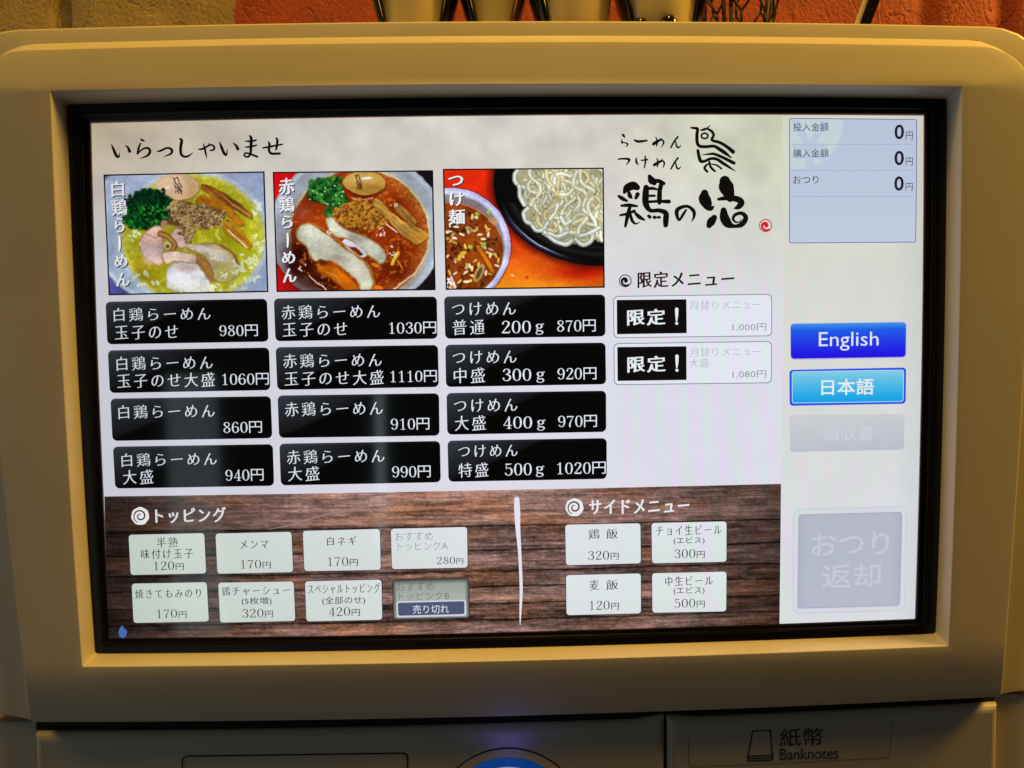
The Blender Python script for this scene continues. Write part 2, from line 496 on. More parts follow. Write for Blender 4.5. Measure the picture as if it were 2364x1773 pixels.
def loop(corners, radii, d, n=14, arc=8):
    """closed loop of world points through four (photo) corners with rounded corners and slightly bowed edges"""
    c = [und(p) for p in corners]
    out = []
    for i in range(4):
        p, a, b = c[i], c[i - 1], c[(i + 1) % 4]
        r = radii[i] / 1182.0
        e1 = (a - p) / np.linalg.norm(a - p); e2 = (b - p) / np.linalg.norm(b - p)
        s = p + e1 * r; e = p + e2 * r
        for t in np.linspace(0, 1, arc):
            # circle-like quadratic/conic blend
            w = math.sqrt(0.5)
            B0, B1, B2 = (1 - t) ** 2, 2 * t * (1 - t) * w, t * t
            out.append((B0 * s + B1 * p + B2 * e) / (B0 + B1 + B2))
        nb = c[(i + 1) % 4]; rn = radii[(i + 1) % 4] / 1182.0
        e3 = (p - nb) / np.linalg.norm(p - nb)
        s2 = nb + e3 * rn
        for t in np.linspace(0, 1, n + 2)[1:-1]:
            out.append(e + (s2 - e) * t)
    pp = [dis(q) for q in out]
    return [P(x, y, d(x, y) if callable(d) else d) for x, y in pp]

def ring(name, loops, material, parent, smooth=True, cap_back=False, label=None, sharp=16):
    V = []; Fc = []
    k = len(loops[0])
    for l in loops: V += l
    for j in range(len(loops) - 1):
        for i in range(k):
            a, b = j * k + i, j * k + (i + 1) % k
            Fc.append((a, b, b + k, a + k))
    o = obj(name, V, Fc, material, parent, smooth=smooth, label=label, sharp=sharp)
    return o

S_ = [(211, 285), (2132, 267), (2112, 1426), (256, 1470)]
B_ = [(157, 243), (2184, 230), (2158, 1461), (222, 1507)]
Fi = [(118, 211), (2220, 201), (2189, 1490), (191, 1538)]
Fo = [(-78, 120), (2396, 110), (2312, 1608), (70, 1667)]
G_ = [(-62, 106), (2378, 96), (2290, 1604), (92, 1663)]
K_ = [(-118, 74), (2442, 66), (2400, 1590), (-34, 1645)]
def mixq(a, b, t):
    return [tuple(np.array(p) * (1 - t) + np.array(q) * t) for p, q in zip(a, b)]

# black screen surround: a lip, a groove and an outer step
ring("screen_surround", [
    loop([(209, 283), (2134, 265), (2114, 1428), (254, 1472)], [2] * 4, 0.0012),
    loop([(206, 280), (2137, 262), (2117, 1431), (251, 1475)], [3] * 4, -0.0010),
    loop(mixq(S_, B_, .36), [4] * 4, -0.0016), loop(mixq(S_, B_, .44), [5] * 4, -0.0030),
    loop(mixq(S_, B_, .52), [5] * 4, -0.0032), loop(mixq(S_, B_, .58), [6] * 4, -0.0018),
    loop(mixq(S_, B_, .86), [8] * 4, -0.0020), loop(mixq(S_, B_, 1.06), [9] * 4, -0.0022)], M_BLACK, MACHINE)

# front frame: inner chamfer, softly crowned face
def off(q, t):   # step outwards in pixels
    c = np.mean(np.array(q), 0)
    return [tuple(np.array(p) + np.sign(np.array(p) - c) * t) for p in q]
def face_d(x, y, e=0.0):
    """depth of the front face: leans back above the screen, rolls under below it, sides nearly flat"""
    t = max(0.0, (208 - 0.005 * (x - 118) - y) / 110.0); b = max(0.0, (y - (1548 - 0.0235 * (x - 191))) / 118.0)
    sd = max(0.0, (abs(x - 1170) - 1030) / 200.0)
    return -0.0125 + 0.0052 * t ** 1.15 + 0.0045 * b ** 1.4 + 0.0012 * sd ** 2 + e
fd = lambda e: (lambda x, y: face_d(x, y, e))
def bev(t):
    def f(x, y):
        d0 = face_d(x, y)
        return d0 * (1 - t) + 0.0042 * t
    return f
floop = lambda c, r, d: loop(c, r, d, n=60)
ring("front_frame", [
    floop(B_, [7] * 4, -0.0015),
    floop(mixq(B_, Fi, .5), [5] * 4, -0.0068), floop(mixq(B_, Fi, .88), [4] * 4, -0.0110),
    floop(mixq(B_, Fi, .97), [4] * 4, -0.0119), floop(mixq(Fi, Fo, .012), [5] * 4, -0.01240), floop(mixq(Fi, Fo, .05), [6] * 4, fd(0)),
    floop(mixq(Fi, Fo, .2), [20, 20, 6, 6], fd(0)), floop(mixq(Fi, Fo, .4), [45, 45, 6, 6], fd(0)), floop(mixq(Fi, Fo, .6), [75, 75, 7, 7], fd(0)), floop(mixq(Fi, Fo, .8), [110, 110, 7, 7], fd(0)),
    floop(mixq(Fi, Fo, .93), [130, 130, 8, 8], fd(0)), floop(mixq(Fi, Fo, .99), [138, 138, 9, 9], fd(0.0001)),
    floop(Fo, [140, 140, 9, 9], fd(0.0006)), floop(mixq(Fo, G_, .08), [141, 141, 9, 9], bev(.10)),
    floop(mixq(Fo, G_, .92), [150, 150, 10, 10], bev(.95)), floop(G_, [152, 152, 10, 10], 0.0044), floop(G_, [152, 152, 10, 10], 0.03)], M_PLASTIC, MACHINE, sharp=14)

ring("outer_shell", [
    loop(mixq(Fo, G_, .6), [150, 150, 10, 10], 0.0046), loop(mixq(G_, K_, .5), [160, 160, 6, 6], 0.0051), loop(mixq(G_, K_, .92), [168, 168, 6, 6], 0.0060),
    loop(mixq(G_, K_, .99), [170, 170, 6, 6], 0.0070), loop(K_, [170, 170, 6, 6], 0.0090),
    [Vector((v.x, 0.29, v.z)) for v in loop(K_, [170, 170, 6, 6], 0.0085)]], M_PLASTIC, MACHINE)
# lid on top of the shell (carries the figurines)
zt = P(1180, 45, 0.0085).z
sl = loop(K_, [170, 170, 6, 6], 0.0085)

# body below
bw0, bw1 = P(-40, 1700, 0.006).x, P(2368, 1700, 0.006).x
zs = P(20, 1665, 0.006).z
def box(name, x0, x1, y0, y1, z0, z1, material, parent, bev=0.0, label=None):
    bm = bmesh.new()
    bmesh.ops.create_cube(bm, size=1)
    for v in bm.verts:
        v.co = ((x0 + x1) / 2 + v.co.x * (x1 - x0), (y0 + y1) / 2 + v.co.y * (y1 - y0), (z0 + z1) / 2 + v.co.z * (z1 - z0))
    if bev: bmesh.ops.bevel(bm, geom=bm.edges[:], offset=bev, segments=3, affect='EDGES', profile=0.6)
    me = bpy.data.meshes.new(name); bm.to_mesh(me); bm.free()
    me.materials.append(material)
    o = bpy.data.objects.new(name, me); C.objects.link(o)
    if parent is not None:
        o.parent = parent; o.matrix_parent_inverse = parent_inv(parent)
    if label: o["label"] = label
    return o

def prism(name, pts, d0, d1, material, parent, bev=0.0008, label=None, ledge=None):
    """solid with a photo-traced front outline at depth d0, going back to d1"""
    f = [P(x, y, d0) for x, y in pts]
    bm = bmesh.new()
    a = [bm.verts.new(p) for p in f]
    b = [bm.verts.new((p.x, d1, p.z + (ledge if (ledge and i in LEDGE) else 0))) for i, p in enumerate(f)]
    bm.faces.new(a)
    bm.faces.new(b[::-1])
    n = len(f)
    for i in range(n):
        bm.faces.new((a[i], b[i], b[(i + 1) % n], a[(i + 1) % n]))
    bmesh.ops.recalc_face_normals(bm, faces=bm.faces[:])
    if bev:
        es = [e for e in bm.edges if abs(e.verts[0].co.y - d0) < 1e-7 and abs(e.verts[1].co.y - d0) < 1e-7]
        bmesh.ops.bevel(bm, geom=es, offset=bev, segments=3, affect='EDGES', profile=0.5)
    me = bpy.data.meshes.new(name); bm.to_mesh(me); bm.free()
    me.materials.append(material)
    o = bpy.data.objects.new(name, me); C.objects.link(o)
    o.parent = parent; o.matrix_parent_inverse = parent_inv(parent)
    if label: o["label"] = label
    return o
LEDGE = ()
zfloor_px = 9000
# near-black block between screen unit and lower unit, standing in for the slot's shade
box("slot_shade_block", P(84, 1690, .004).x, P(2296, 1620, .004).x, 0.0048, 0.05, P(0, 1760, .03).z, P(0, 1560, .03).z, M_GAP, MACHINE)
box("cabinet", bw0, P(2385, 1700, .01).x - 0.03, 0.05, 0.30, 0.0, P(0, 1560, .03).z, M_PLASTIC2, MACHINE, 0.004)
zb = 0.0
def down(x, ytop, d):         # a photo pixel far below the frame that hits z ~ 0.02
    return x
def tall_prism(name, top_pts, d0, d1, material, bev=0.0008, label=None):
    """front outline: the traced top edge, sides running straight down to just above the floor"""
    f = [P(x, y, d0) for x, y in top_pts]
    l, r = f[0], f[-1]
    pts = f + [Vector((r.x, d0, 0.01)), Vector((l.x, d0, 0.01))]
    bm = bmesh.new()
    a = [bm.verts.new(p) for p in pts]; b = [bm.verts.new((p.x, d1, p.z)) for p in pts]
    bm.faces.new(a); bm.faces.new(b[::-1])
    n = len(pts)
    for i in range(n): bm.faces.new((a[i], b[i], b[(i + 1) % n], a[(i + 1) % n]))
    bmesh.ops.recalc_face_normals(bm, faces=bm.faces[:])
    if bev:
        es = [e for e in bm.edges if abs(e.verts[0].co.y - d0) < 1e-7 and abs(e.verts[1].co.y - d0) < 1e-7]
        bmesh.ops.bevel(bm, geom=es, offset=bev, segments=4, affect='EDGES', profile=0.5)
    me = bpy.data.meshes.new(name); bm.to_mesh(me); bm.free()
    me.materials.append(material)
    o = bpy.data.objects.new(name, me); C.objects.link(o)
    o.parent = MACHINE; o.matrix_parent_inverse = parent_inv(MACHINE)
    if label: o["label"] = label
    return o
def edge(a, b, n):
    ua, ub = und(a), und(b)
    return [tuple(dis(ua + (ub - ua) * t)) for t in np.linspace(0, 1, n)]
tall_prism("side_panel", [(-60, 1667), (84, 1667)], 0.0085, 0.05, M_PLASTIC2)
tall_prism("side_panel", [(2285, 1604), (2371, 1602)], 0.0085, 0.05, M_PLASTIC2)
# lower front unit, in two pieces with a seam between
full = edge((76, 1696), (2308, 1628), 30)
lp = [p for p in full if p[0] < 1530] + [(1536.0, 1657)]
rp = [(1541.5, 1656.7)] + [p for p in full if p[0] > 1548]
LOWER = tall_prism("lower_panel", lp, 0.0, 0.03, M_PLASTIC2, 0.0042)
DOOR = tall_prism("banknote_door", rp, 0.0, 0.03, M_PLASTIC2, 0.0042, label="lower front door with banknote symbol")
dL = 0.0

# flap outline at the left: flat dark strip coloured as the groove's shade
def outline(name, pts, w, d, material, parent, closed=False):
    st = [(x, y, w) for x, y in pts]
    v, f = stroke_poly(st, 1)
    return obj(name, [P(p[0], p[1], d) for p in v], f, material, parent)
def rr(x0, y0, x1, y1, r, sl=0.0, xb=0.0):
    pts = []
    for cx_, cy_, a0 in ((x0 + r, y0 + r, 180), (x1 - r, y0 + r, 270)):
        for a in np.linspace(a0, a0 + 90, 6):
            pts.append((cx_ + r * math.cos(math.radians(a)), cy_ + r * math.sin(math.radians(a)) + sl * (cx_ - x0)))
    return [(x0 + xb, y1)] + pts + [(x1 - xb, y1)]
outline("flap_seam_shade", rr(421, 1746, 941, 1900, 12, -0.014), 1.5, dL - 0.0003, M_GAP, LOWER)
outline("flap_rim", rr(425, 1750, 937, 1900, 10, -0.014), 1.2, dL - 0.00025, M_PLASTIC, LOWER)

# round coin light
def disc_px(cx_, cy_, r0, r1, d0, d1, material, name, parent, n=72, rings=6, dome=0.0):
    V = []; Fc = []
    for j in range(rings + 1):
        t = j / rings; r = r0 + (r1 - r0) * t; d = d0 + (d1 - d0) * t
        if dome: d = d0 - dome * (1 - (r / max(r0, r1)) ** 2)
        for i in range(n):
            a = 2 * math.pi * i / n
            V.append(P(cx_ + r * math.cos(a), cy_ + r * math.sin(a), d))
    for j in range(rings):
        for i in range(n):
            a, b = j * n + i, j * n + (i + 1) % n
            Fc.append((a, b, b + n, a + n))
    if r1 == 0 or r0 == 0: pass
    return obj(name, V, Fc, material, parent, smooth=True)
def emat(name, col, strength, rough=0.3):
    mt = bpy.data.materials.new(name); mt.use_nodes = True
    b = mt.node_tree.nodes["Principled BSDF"]
    b.inputs["Base Color"].default_value = (0.02, 0.02, 0.03, 1)
    b.inputs["Roughness"].default_value = rough
    b.inputs["Emission Color"].default_value = (*col, 1)
    b.inputs["Emission Strength"].default_value = strength
    return mt
cxL, cyL = 1174, 1904
disc_px(cxL, cyL, 178, 175.2, dL - 0.0003, dL - 0.0003, M_GAP, "light_seam", LOWER, rings=1)
disc_px(cxL, cyL, 175, 156, dL - 0.0004, dL - 0.0010, M_PLASTIC2, "light_collar", LOWER, rings=2)
disc_px(cxL, cyL, 155, 134, dL - 0.0006, dL - 0.0016, emat("blue_lens", (0.0, 0.035, 0.19), 1.0), "light_ring", LOWER, rings=3)
disc_px(cxL, cyL, 133, 1, dL - 0.0016, dL - 0.0026, emat("pale_lens", (0.25, 0.28, 0.6), 1.0), "light_lens", LOWER, rings=4)
pl = bpy.data.lights.new("coin_light_glow", 'SPOT'); pl.energy = 0.006; pl.color = (0.25, 0.18, 1.0); pl.shadow_soft_size = 0.01
pl.spot_size = math.radians(150); pl.spot_blend = 1.0
po = bpy.data.objects.new("coin_light_glow", pl); C.objects.link(po)
po.location = P(cxL, 1790, dL - 0.016)
po.rotation_euler = (Vector(P(cxL, 1640, -0.006)) - po.location).to_track_quat('-Z', 'Y').to_euler()

# banknote plate print
outline("plate_edge", [(1594, 1694), (1590, 1706), (1589, 1762), (1594, 1770), (1720, 1766), (1900, 1757), (2048, 1749), (2054, 1742), (2058, 1690), (2061, 1664)], 0.6, dL - 0.0002, M_SEAM, DOOR)
for q in ([(1737.5, 1688), (1778, 1686)], [(1778, 1686), (1783.5, 1743.5)], [(1783.5, 1743.5), (1727, 1746)], [(1727, 1746), (1737.5, 1688)],
          [(1727, 1751.5), (1783.5, 1749.5)], [(1727, 1757), (1783.5, 1755)], [(1727, 1746), (1727, 1757)], [(1783.5, 1743.5), (1783.5, 1755)]):
    outline("banknote_symbol", q, 1.4, dL - 0.0002, M_PRINT, DOOR)
text("紙幣", 1801, 1900, 1681, 1723, None, parent=DOOR, style='sans', base=dL, lev=3, material=M_PRINT)
text("Banknotes", 1801, 1936, 1727, 1753, None, parent=DOOR, style='sans', base=dL, lev=3, material=M_PRINT)

# ------------------------------------------------------------------ the screen picture
def paper(u, v, px, py):
    n = fbm(px / 70, py / 55, 11, 5); n2 = fbm(px / 26, py / 26, 40, 3)
    top = np.clip((760 - py) / 420, 0, 1)[:, None]
    a = np.array([220, 220, 232.]); b = np.array([211, 207, 198.])
    c = a * (1 - top) + b * top
    c = c + (n - 0.5)[:, None] * np.array([30, 28, 24.]) * (0.15 + top) + (n2 - 0.5)[:, None] * np.array([12, 12, 9.]) * top
    rt = np.clip((px - 1380) / 400, 0, 1)[:, None] * top
    c = c + rt * np.array([-6, 2, -16.])
    tl = np.clip(1 - np.hypot((px - 215) / 480, (py - 285) / 260), 0, 1)[:, None]
    c = c - tl * np.array([10, 22, 40.])
    return c
mid_y = lambda x: 1146 + (1117 - 1146) * (x - 250) / (1803 - 250)
SCREEN = panel("screen", [S_[0], S_[1], S_[2], S_[3]], 0, paper, 0, MACHINE, 260, 100, label="lit touch screen showing a ramen shop menu")
def clipx(x):   # vertical division between menu and payment column
    return x
# payment column
def paycol(u, v, px, py):
    a = np.array([214, 214, 200.]); b = np.array([218, 220, 224.])
    t = np.clip((py - 300) / 900, 0, 1)[:, None]
    e = np.clip((px - 2060) / 80, 0, 1)[:, None]
    return a * (1 - t) + b * t - e * np.array([14, 12, 10.]) + (fbm(px / 90, py / 90, 77, 3) - .5)[:, None] * 6
panel("payment_column", [(1807, 268), (2131, 268), (2111.5, 1428.5), (1800, 1440)], 0, paycol, 1, SCREEN, 50, 80)
# wooden board backdrop
def wood(u, v, px, py):
    yy = v * 330; xx = px
    planks = [0, 82, 138, 186, 222, 262, 300, 340]
    k = np.searchsorted(planks, yy, side='right')
    g = fbm(xx / 210 + k * 7.3, yy / 1.9 + k * 3.1, 21, 3)
    g2 = fbm(xx / 46 + k * 2.1, yy / 7, 31, 4)
    g3 = fbm(xx / 260, yy / 60 + k, 5, 3)
    g4 = fbm(xx / 60, yy / 1.3 + k, 71, 2)
    sp = vnoise(xx / 4.5, yy / 2.2, 88)
    g5 = fbm(xx / 520, yy / 5.0 + k * 3, 171, 2)
    val = 0.46 + 0.30 * (g - .5) + 0.44 * (g2 - .5) + 0.30 * (g3 - .5) + 0.14 * (g4 - .5) + 0.20 * (sp - .5) + .24 * (g5 - .5)
    knot = np.exp(-(((xx - 1345) / 60) ** 2 + ((yy - 292) / 11) ** 2)) + np.exp(-(((xx - 840) / 45) ** 2 + ((yy - 300) / 9) ** 2)) * .6
    val = val - 0.22 * knot
    kt = np.array([.05, .12, -.02, .06, -.05, .1, -.04, .02, 0])[k]
    val = val + kt * 0.6
    for pl_ in planks[1:-1]:
        wob = pl_ + 1.6 * (vnoise(xx / 90, pl_ * 1.0 + 0 * xx, 9) - .5)
        val = val - 0.42 * np.exp(-((yy - wob) / 1.3) ** 2) - 0.10 * np.exp(-((yy - wob) / 6) ** 2)
    val = val + 0.25 * np.clip((vnoise(xx / 22, yy / 1.6, 66) - 0.72) * 3, 0, 1)
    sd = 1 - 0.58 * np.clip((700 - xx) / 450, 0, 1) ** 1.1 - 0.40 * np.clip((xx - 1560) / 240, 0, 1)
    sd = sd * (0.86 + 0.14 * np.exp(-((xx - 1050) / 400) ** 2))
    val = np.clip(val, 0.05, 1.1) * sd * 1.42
    warm = np.clip((fbm(xx / 160, yy / 40, 90, 3) - .42) * 3, 0, 1)[:, None]
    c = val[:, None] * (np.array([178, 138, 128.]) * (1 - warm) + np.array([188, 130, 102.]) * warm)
    return c
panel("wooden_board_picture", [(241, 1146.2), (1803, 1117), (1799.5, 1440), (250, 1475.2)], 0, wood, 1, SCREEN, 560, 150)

# food photographs -------------------------------------------------
class Paint:
    def __init__(s, X, Y):
        s.X, s.Y = X, Y; s.c = np.zeros(X.shape + (3,))
    def fill(s, c): s.c[:] = c
    def mix(s, m_, c):
        m_ = np.clip(m_, 0, 1)[..., None]
        s.c = s.c * (1 - m_) + np.asarray(c, float) * m_
    def ell(s, cx_, cy_, rx, ry, c, rot=0, soft=0.12, a=1.0, wob=0.0, seed=0):
        ca, sa = math.cos(math.radians(rot)), math.sin(math.radians(rot))
        dx, dy = s.X - cx_, s.Y - cy_
        r = np.hypot((dx * ca + dy * sa) / rx, (-dx * sa + dy * ca) / ry)
        if wob: r = r + wob * (fbm(s.X / (rx * .5), s.Y / (ry * .5), seed, 3) - .5)
        s.mix((1 + soft / 2 - r) / soft * a if a == 1 else np.clip((1 + soft / 2 - r) / soft, 0, 1) * a, c)
        return r
    def small(s, cx_, cy_, rx, ry, c, rot=0, soft=0.4, a=1.0, hi=None):
        R_ = max(rx, ry) * 1.4
        iy = np.where((s.Y[:, 0] > cy_ - R_ - 100) & (s.Y[:, 0] < cy_ + R_ + 100))[0]
        ix = np.where((s.X[0] > cx_ - R_ - 100) & (s.X[0] < cx_ + R_ + 100))[0]
        if len(iy) == 0 or len(ix) == 0: return
        w = (slice(iy[0], iy[-1] + 1), slice(ix[0], ix[-1] + 1))
        ca, sa = math.cos(math.radians(rot)), math.sin(math.radians(rot))
        dx, dy = s.X[w] - cx_, s.Y[w] - cy_
        r = np.hypot((dx * ca + dy * sa) / rx, (-dx * sa + dy * ca) / ry)
        m_ = (np.clip((1 + soft / 2 - r) / soft, 0, 1) * a)[..., None]
        cc = np.asarray(c, float)
        if hi is not None:
            sh = np.clip(0.5 - (dx + dy * 1.3) / (2.2 * max(rx, ry)), 0, 1)[..., None]
            cc = cc * (1 - sh * .6) + np.asarray(hi, float) * sh * .6
        s.c[w] = s.c[w] * (1 - m_) + cc * m_
    def dist(s, pts):
        d = np.full(s.X.shape, 1e9)
        for (x0, y0), (x1, y1) in zip(pts[:-1], pts[1:]):
            L2 = (x1 - x0) ** 2 + (y1 - y0) ** 2 + 1e-9
            t = np.clip(((s.X - x0) * (x1 - x0) + (s.Y - y0) * (y1 - y0)) / L2, 0, 1)
            d = np.minimum(d, np.hypot(s.X - x0 - t * (x1 - x0), s.Y - y0 - t * (y1 - y0)))
        return d
    def line(s, pts, w, c, soft=8, a=1.0, edge=None):
        d = s.dist(pts)
        if edge is not None: s.mix(np.clip((w * 1.0 + soft - d) / soft, 0, 1) * a, edge); w = w * 0.72
        s.mix(np.clip((w + soft / 2 - d) / soft, 0, 1) * a, c)
    def poly(s, pts, c, soft=14, a=1.0, edge=None, ew=10, shade=None):
        n = len(pts); ins = np.zeros(s.X.shape, bool)
        for i in range(n):
            (x0, y0), (x1, y1) = pts[i], pts[(i + 1) % n]
            cnd = (y0 > s.Y) != (y1 > s.Y)
            xx = (x1 - x0) * (s.Y - y0) / ((y1 - y0) if y1 != y0 else 1e-9) + x0
            ins ^= cnd & (s.X < xx)
        d = s.dist(list(pts) + [pts[0]]); sd = np.where(ins, d, -d)
        cc = np.asarray(c, float)
        if shade is not None:
            g = fbm(s.X / 130, s.Y / 90, shade, 4)[..., None]
            cc = cc * (0.80 + 0.42 * g)
        s.mix(np.clip(sd / soft + .5, 0, 1) * a, cc)
        if edge is not None: s.mix(np.exp(-(sd / ew) ** 2) * .5, edge)
    def strip(s, pts, c, dark, ang, seed):
        s.poly([(x + 8, y + 12) for x, y in pts], np.array(dark) * .5, 30, .6)
        n = len(pts); ca, sa = math.cos(math.radians(ang)), math.sin(math.radians(ang))
        al, ac = s.X * ca + s.Y * sa, -s.X * sa + s.Y * ca
        g = fbm(al / 240, ac / 16, seed, 4)[..., None]; g2 = fbm(al / 70, ac / 40, seed + 5, 3)[..., None]
        col = np.array(dark, float) * (1 - g) + np.array(c, float) * g
        col = col * (.75 + .5 * g2)
        save = s.c.copy(); s.poly(pts, col, 12)
    def grain(s, amp, sc, seed, mask=None):
        n = (fbm(s.X / sc, s.Y / sc, seed, 4) - .5) * amp
        if mask is not None: n = n * mask
        s.c = s.c + n[..., None] * np.array([1, .95, .7])
RN = np.random.default_rng(3)
def smoothpts(pts, n=6):
    p = np.array(pts, float); q = np.vstack([2 * p[0] - p[1], p, 2 * p[-1] - p[-2]]); out = []
    for i in range(1, len(q) - 2):
        for t in np.linspace(0, 1, n, endpoint=False):
            a, b, c, d = q[i - 1], q[i], q[i + 1], q[i + 2]
            out.append(tuple(0.5 * (2 * b + (c - a) * t + (2 * a - 5 * b + 4 * c - d) * t * t + (-a + 3 * b - 3 * c + d) * t ** 3)))
    out.append(tuple(p[-1])); return out
def scatter(cx_, cy_, rx, ry, n, rot=0):
    ca, sa = math.cos(math.radians(rot)), math.sin(math.radians(rot))
    for _ in range(n):
        r = math.sqrt(RN.random()) * (1 + .12 * RN.normal()); a = RN.random() * 2 * math.pi
        x, y = r * rx * math.cos(a), r * ry * math.sin(a)
        yield cx_ + x * ca - y * sa, cy_ + x * sa + y * ca
def pick(l): return np.array(l[RN.integers(len(l))], float) * (0.85 + .3 * RN.random())
BIRD = [[(0, 0), (.18, .05), (.2, .35), (.32, .42), (.6, .62), (1, .95)], [(.25, .05), (.48, -.05), (.6, .2), (.62, .35), (1, .72)], [(.15, .5), (.25, .72), (.5, .68), (.95, 1.1)], [(.3, .85), (.28, 1.05)], [(.5, .85), (.62, 1.1)]]
def birdmark(p, x, y, w, h, c, lw=7):
    for st in BIRD: p.line([(x + a * w, y + b * h) for a, b in st], lw, c, 7, .9)

def paintA(p):
    X, Y = p.X, p.Y
    g = (Y / 1600)[..., None]
    p.c = np.array([172, 184, 212.]) * (1 - g) + np.array([160, 178, 200.]) * g
    p.mix(np.clip((X - 1500) / 700, 0, 1) * .5, (150, 165, 215))
    d = np.hypot((X - 1300) / 1290, (Y - 760) / 1010)
    p.mix((d - .985) / .02, (92, 92, 168)); p.mix(np.exp(-((d - .97) / .018) ** 2) * .7, (205, 222, 230))
    p.mix(np.clip((330 - X) / 120, 0, 1) * np.clip((260 - Y) / 90, 0, 1), (95, 100, 130))
    r = np.hypot((X - 1235) / 842, (Y - 900) / 745)
    p.mix(np.exp(-((r - 1.03) / .035) ** 2) * .55, (205, 215, 225))
    n = fbm(X / 150, Y / 150, 2, 5)[..., None]
    soup = np.array([150, 146, 14.]) * (1 - n) + np.array([196, 190, 40.]) * n
    rt = np.clip((X - 1500) / 500, 0, 1)[..., None]
    soup = soup * (1 - rt * .4) + np.array([190, 196, 40.]) * rt * .4
    p.mix((1.0 - r) / .03, soup)
    p.mix(np.exp(-((r - .965) / .035) ** 2) * .55 * (0.4 + vnoise(X / 40, Y / 40, 4)), (214, 214, 120))
    p.mix(np.clip(r - .82, 0, 1) * 3 * np.clip((fbm(X / 28, Y / 28, 8, 3) - .5) * 5, 0, 1) * (r < .99), (232, 232, 170))
    p.mix(np.clip((fbm(X / 60, Y / 60, 18, 3) - .56) * 4, 0, .5) * (r < .95), (215, 215, 90))
    p.mix(np.clip((X - 500) / 100, 0, 1) * np.clip((900 - X) / 300, 0, 1) * np.clip((Y - 1000) / 200, 0, 1) * (r < .95) * .4, (150, 110, 10))
    # egg
    p.ell(1075, 320, 252, 156, (120, 100, 40), 4, .12, .6)
    p.ell(1065, 308, 246, 150, (222, 184, 148), 4, .05)
    p.ell(1020, 280, 170, 95, (236, 204, 170), 4, .9, .7); p.ell(940, 318, 40, 12, (255, 240, 225), -25, .5, .8)
    p.ell(1240, 320, 70, 110, (190, 146, 100), 10, 1.0, .5)
    birdmark(p, 1010, 205, 105, 165, (45, 22, 28), 6)
    # bamboo strips
    p.strip(smoothpts([(1340, 280), (1420, 290), (1560, 360), (1720, 460), (1910, 620), (1890, 670), (1700, 560), (1520, 450), (1400, 380), (1330, 330)]), (186, 118, 44), (96, 52, 12), 36, 3)
    p.line([(1600, 440), (1890, 650)], 6, (226, 170, 130), 9, .7)
    p.strip(smoothpts([(1270, 470), (1340, 400), (1440, 450), (1540, 560), (1470, 600), (1380, 550)]), (206, 132, 34), (150, 86, 12), 40, 13)
    p.strip(smoothpts([(1400, 430), (1520, 450), (1660, 530), (1730, 610), (1840, 740), (1760, 760), (1640, 640), (1540, 590), (1440, 520)]), (214, 146, 38), (150, 92, 14), 38, 23)
    p.strip([(1570, 760), (1640, 680), (1800, 820), (1925, 985), (1880, 1030), (1720, 930), (1600, 820)], (220, 156, 44), (158, 100, 14), 46, 33)
    p.line([(1650, 810), (1760, 920), (1855, 1015)], 9, (255, 230, 200), 12, .9)
    # chopped green onion
    p.poly([(470, 480), (640, 340), (830, 350), (1020, 460), (1010, 640), (930, 740), (760, 810), (520, 800), (420, 700)], (8, 46, 18), 40)
    for x, y in scatter(720, 580, 295, 215, 420, -12):
        c = pick([(6, 50, 22), (10, 74, 28), (18, 104, 36), (4, 36, 18), (30, 130, 44)] if y > 520 else [(4, 36, 24), (6, 54, 30), (10, 70, 34)])
        p.small(x, y, 22 + 8 * RN.random(), 15 + 5 * RN.random(), c, RN.random() * 180, .6)
        if RN.random() < .35: p.small(x, y, 9, 6, np.array(c) * .35, RN.random() * 180, .8)
    for x, y in scatter(800, 640, 200, 120, 30): p.small(x, y, 14, 10, (70, 170, 60), RN.random() * 180, .7, .7)
    # slices of chicken
    p.poly(smoothpts([(640, 900), (700, 830), (790, 760), (870, 780), (890, 880), (900, 1000), (890, 1130), (860, 1230), (770, 1200), (650, 1080), (615, 960), (640, 900)]), (208, 172, 158), 18, edge=(150, 105, 80), ew=9, shade=1)
    p.ell(760, 1090, 95, 120, (226, 205, 205), 20, .9, .8); p.line(smoothpts([(700, 850), (790, 900), (850, 880)]), 10, (170, 120, 100), 14, .6)
    p.poly(smoothpts([(985, 870), (1050, 790), (1110, 830), (1140, 900), (1170, 990), (1100, 1030), (1020, 960), (985, 870)]), (214, 178, 168), 16, edge=(150, 100, 80), ew=8, shade=3)
    p.line(smoothpts([(860, 850), (960, 900), (1020, 980), (1010, 1040)]), 26, (182, 132, 70), 14, edge=(120, 78, 40))
    p.ell(940, 990, 46, 46, (205, 180, 140), 0, .2); p.ell(942, 1000, 24, 22, (110, 80, 60), 0, .4)
    p.ell(920, 740, 55, 45, (176, 132, 100), 30, .4)
    p.poly(smoothpts([(1180, 1030), (1290, 985), (1450, 965), (1580, 1000), (1700, 1110), (1760, 1260), (1720, 1380), (1560, 1420), (1450, 1340), (1400, 1160), (1300, 1090), (1180, 1030)]), (186, 170, 128), 20, edge=(128, 92, 45), ew=12, shade=7)
    p.ell(1330, 1030, 150, 38, (224, 214, 214), 14, .8, .9); p.ell(1540, 1110, 110, 60, (216, 212, 196), 20, .9, .9); p.ell(1610, 1300, 130, 90, (190, 186, 96), 20, .9, .8)
    p.line(smoothpts([(1560, 985), (1680, 1060), (1760, 1190), (1790, 1250)]), 14, (150, 98, 48), 14, .8)
    p.poly(smoothpts([(885, 1105), (920, 1070), (1060, 1062), (1180, 1080), (1290, 1130), (1300, 1200), (1160, 1185), (1020, 1180), (940, 1205), (900, 1180), (885, 1105)]), (222, 198, 178), 14, edge=(140, 95, 80), ew=8, shade=9)
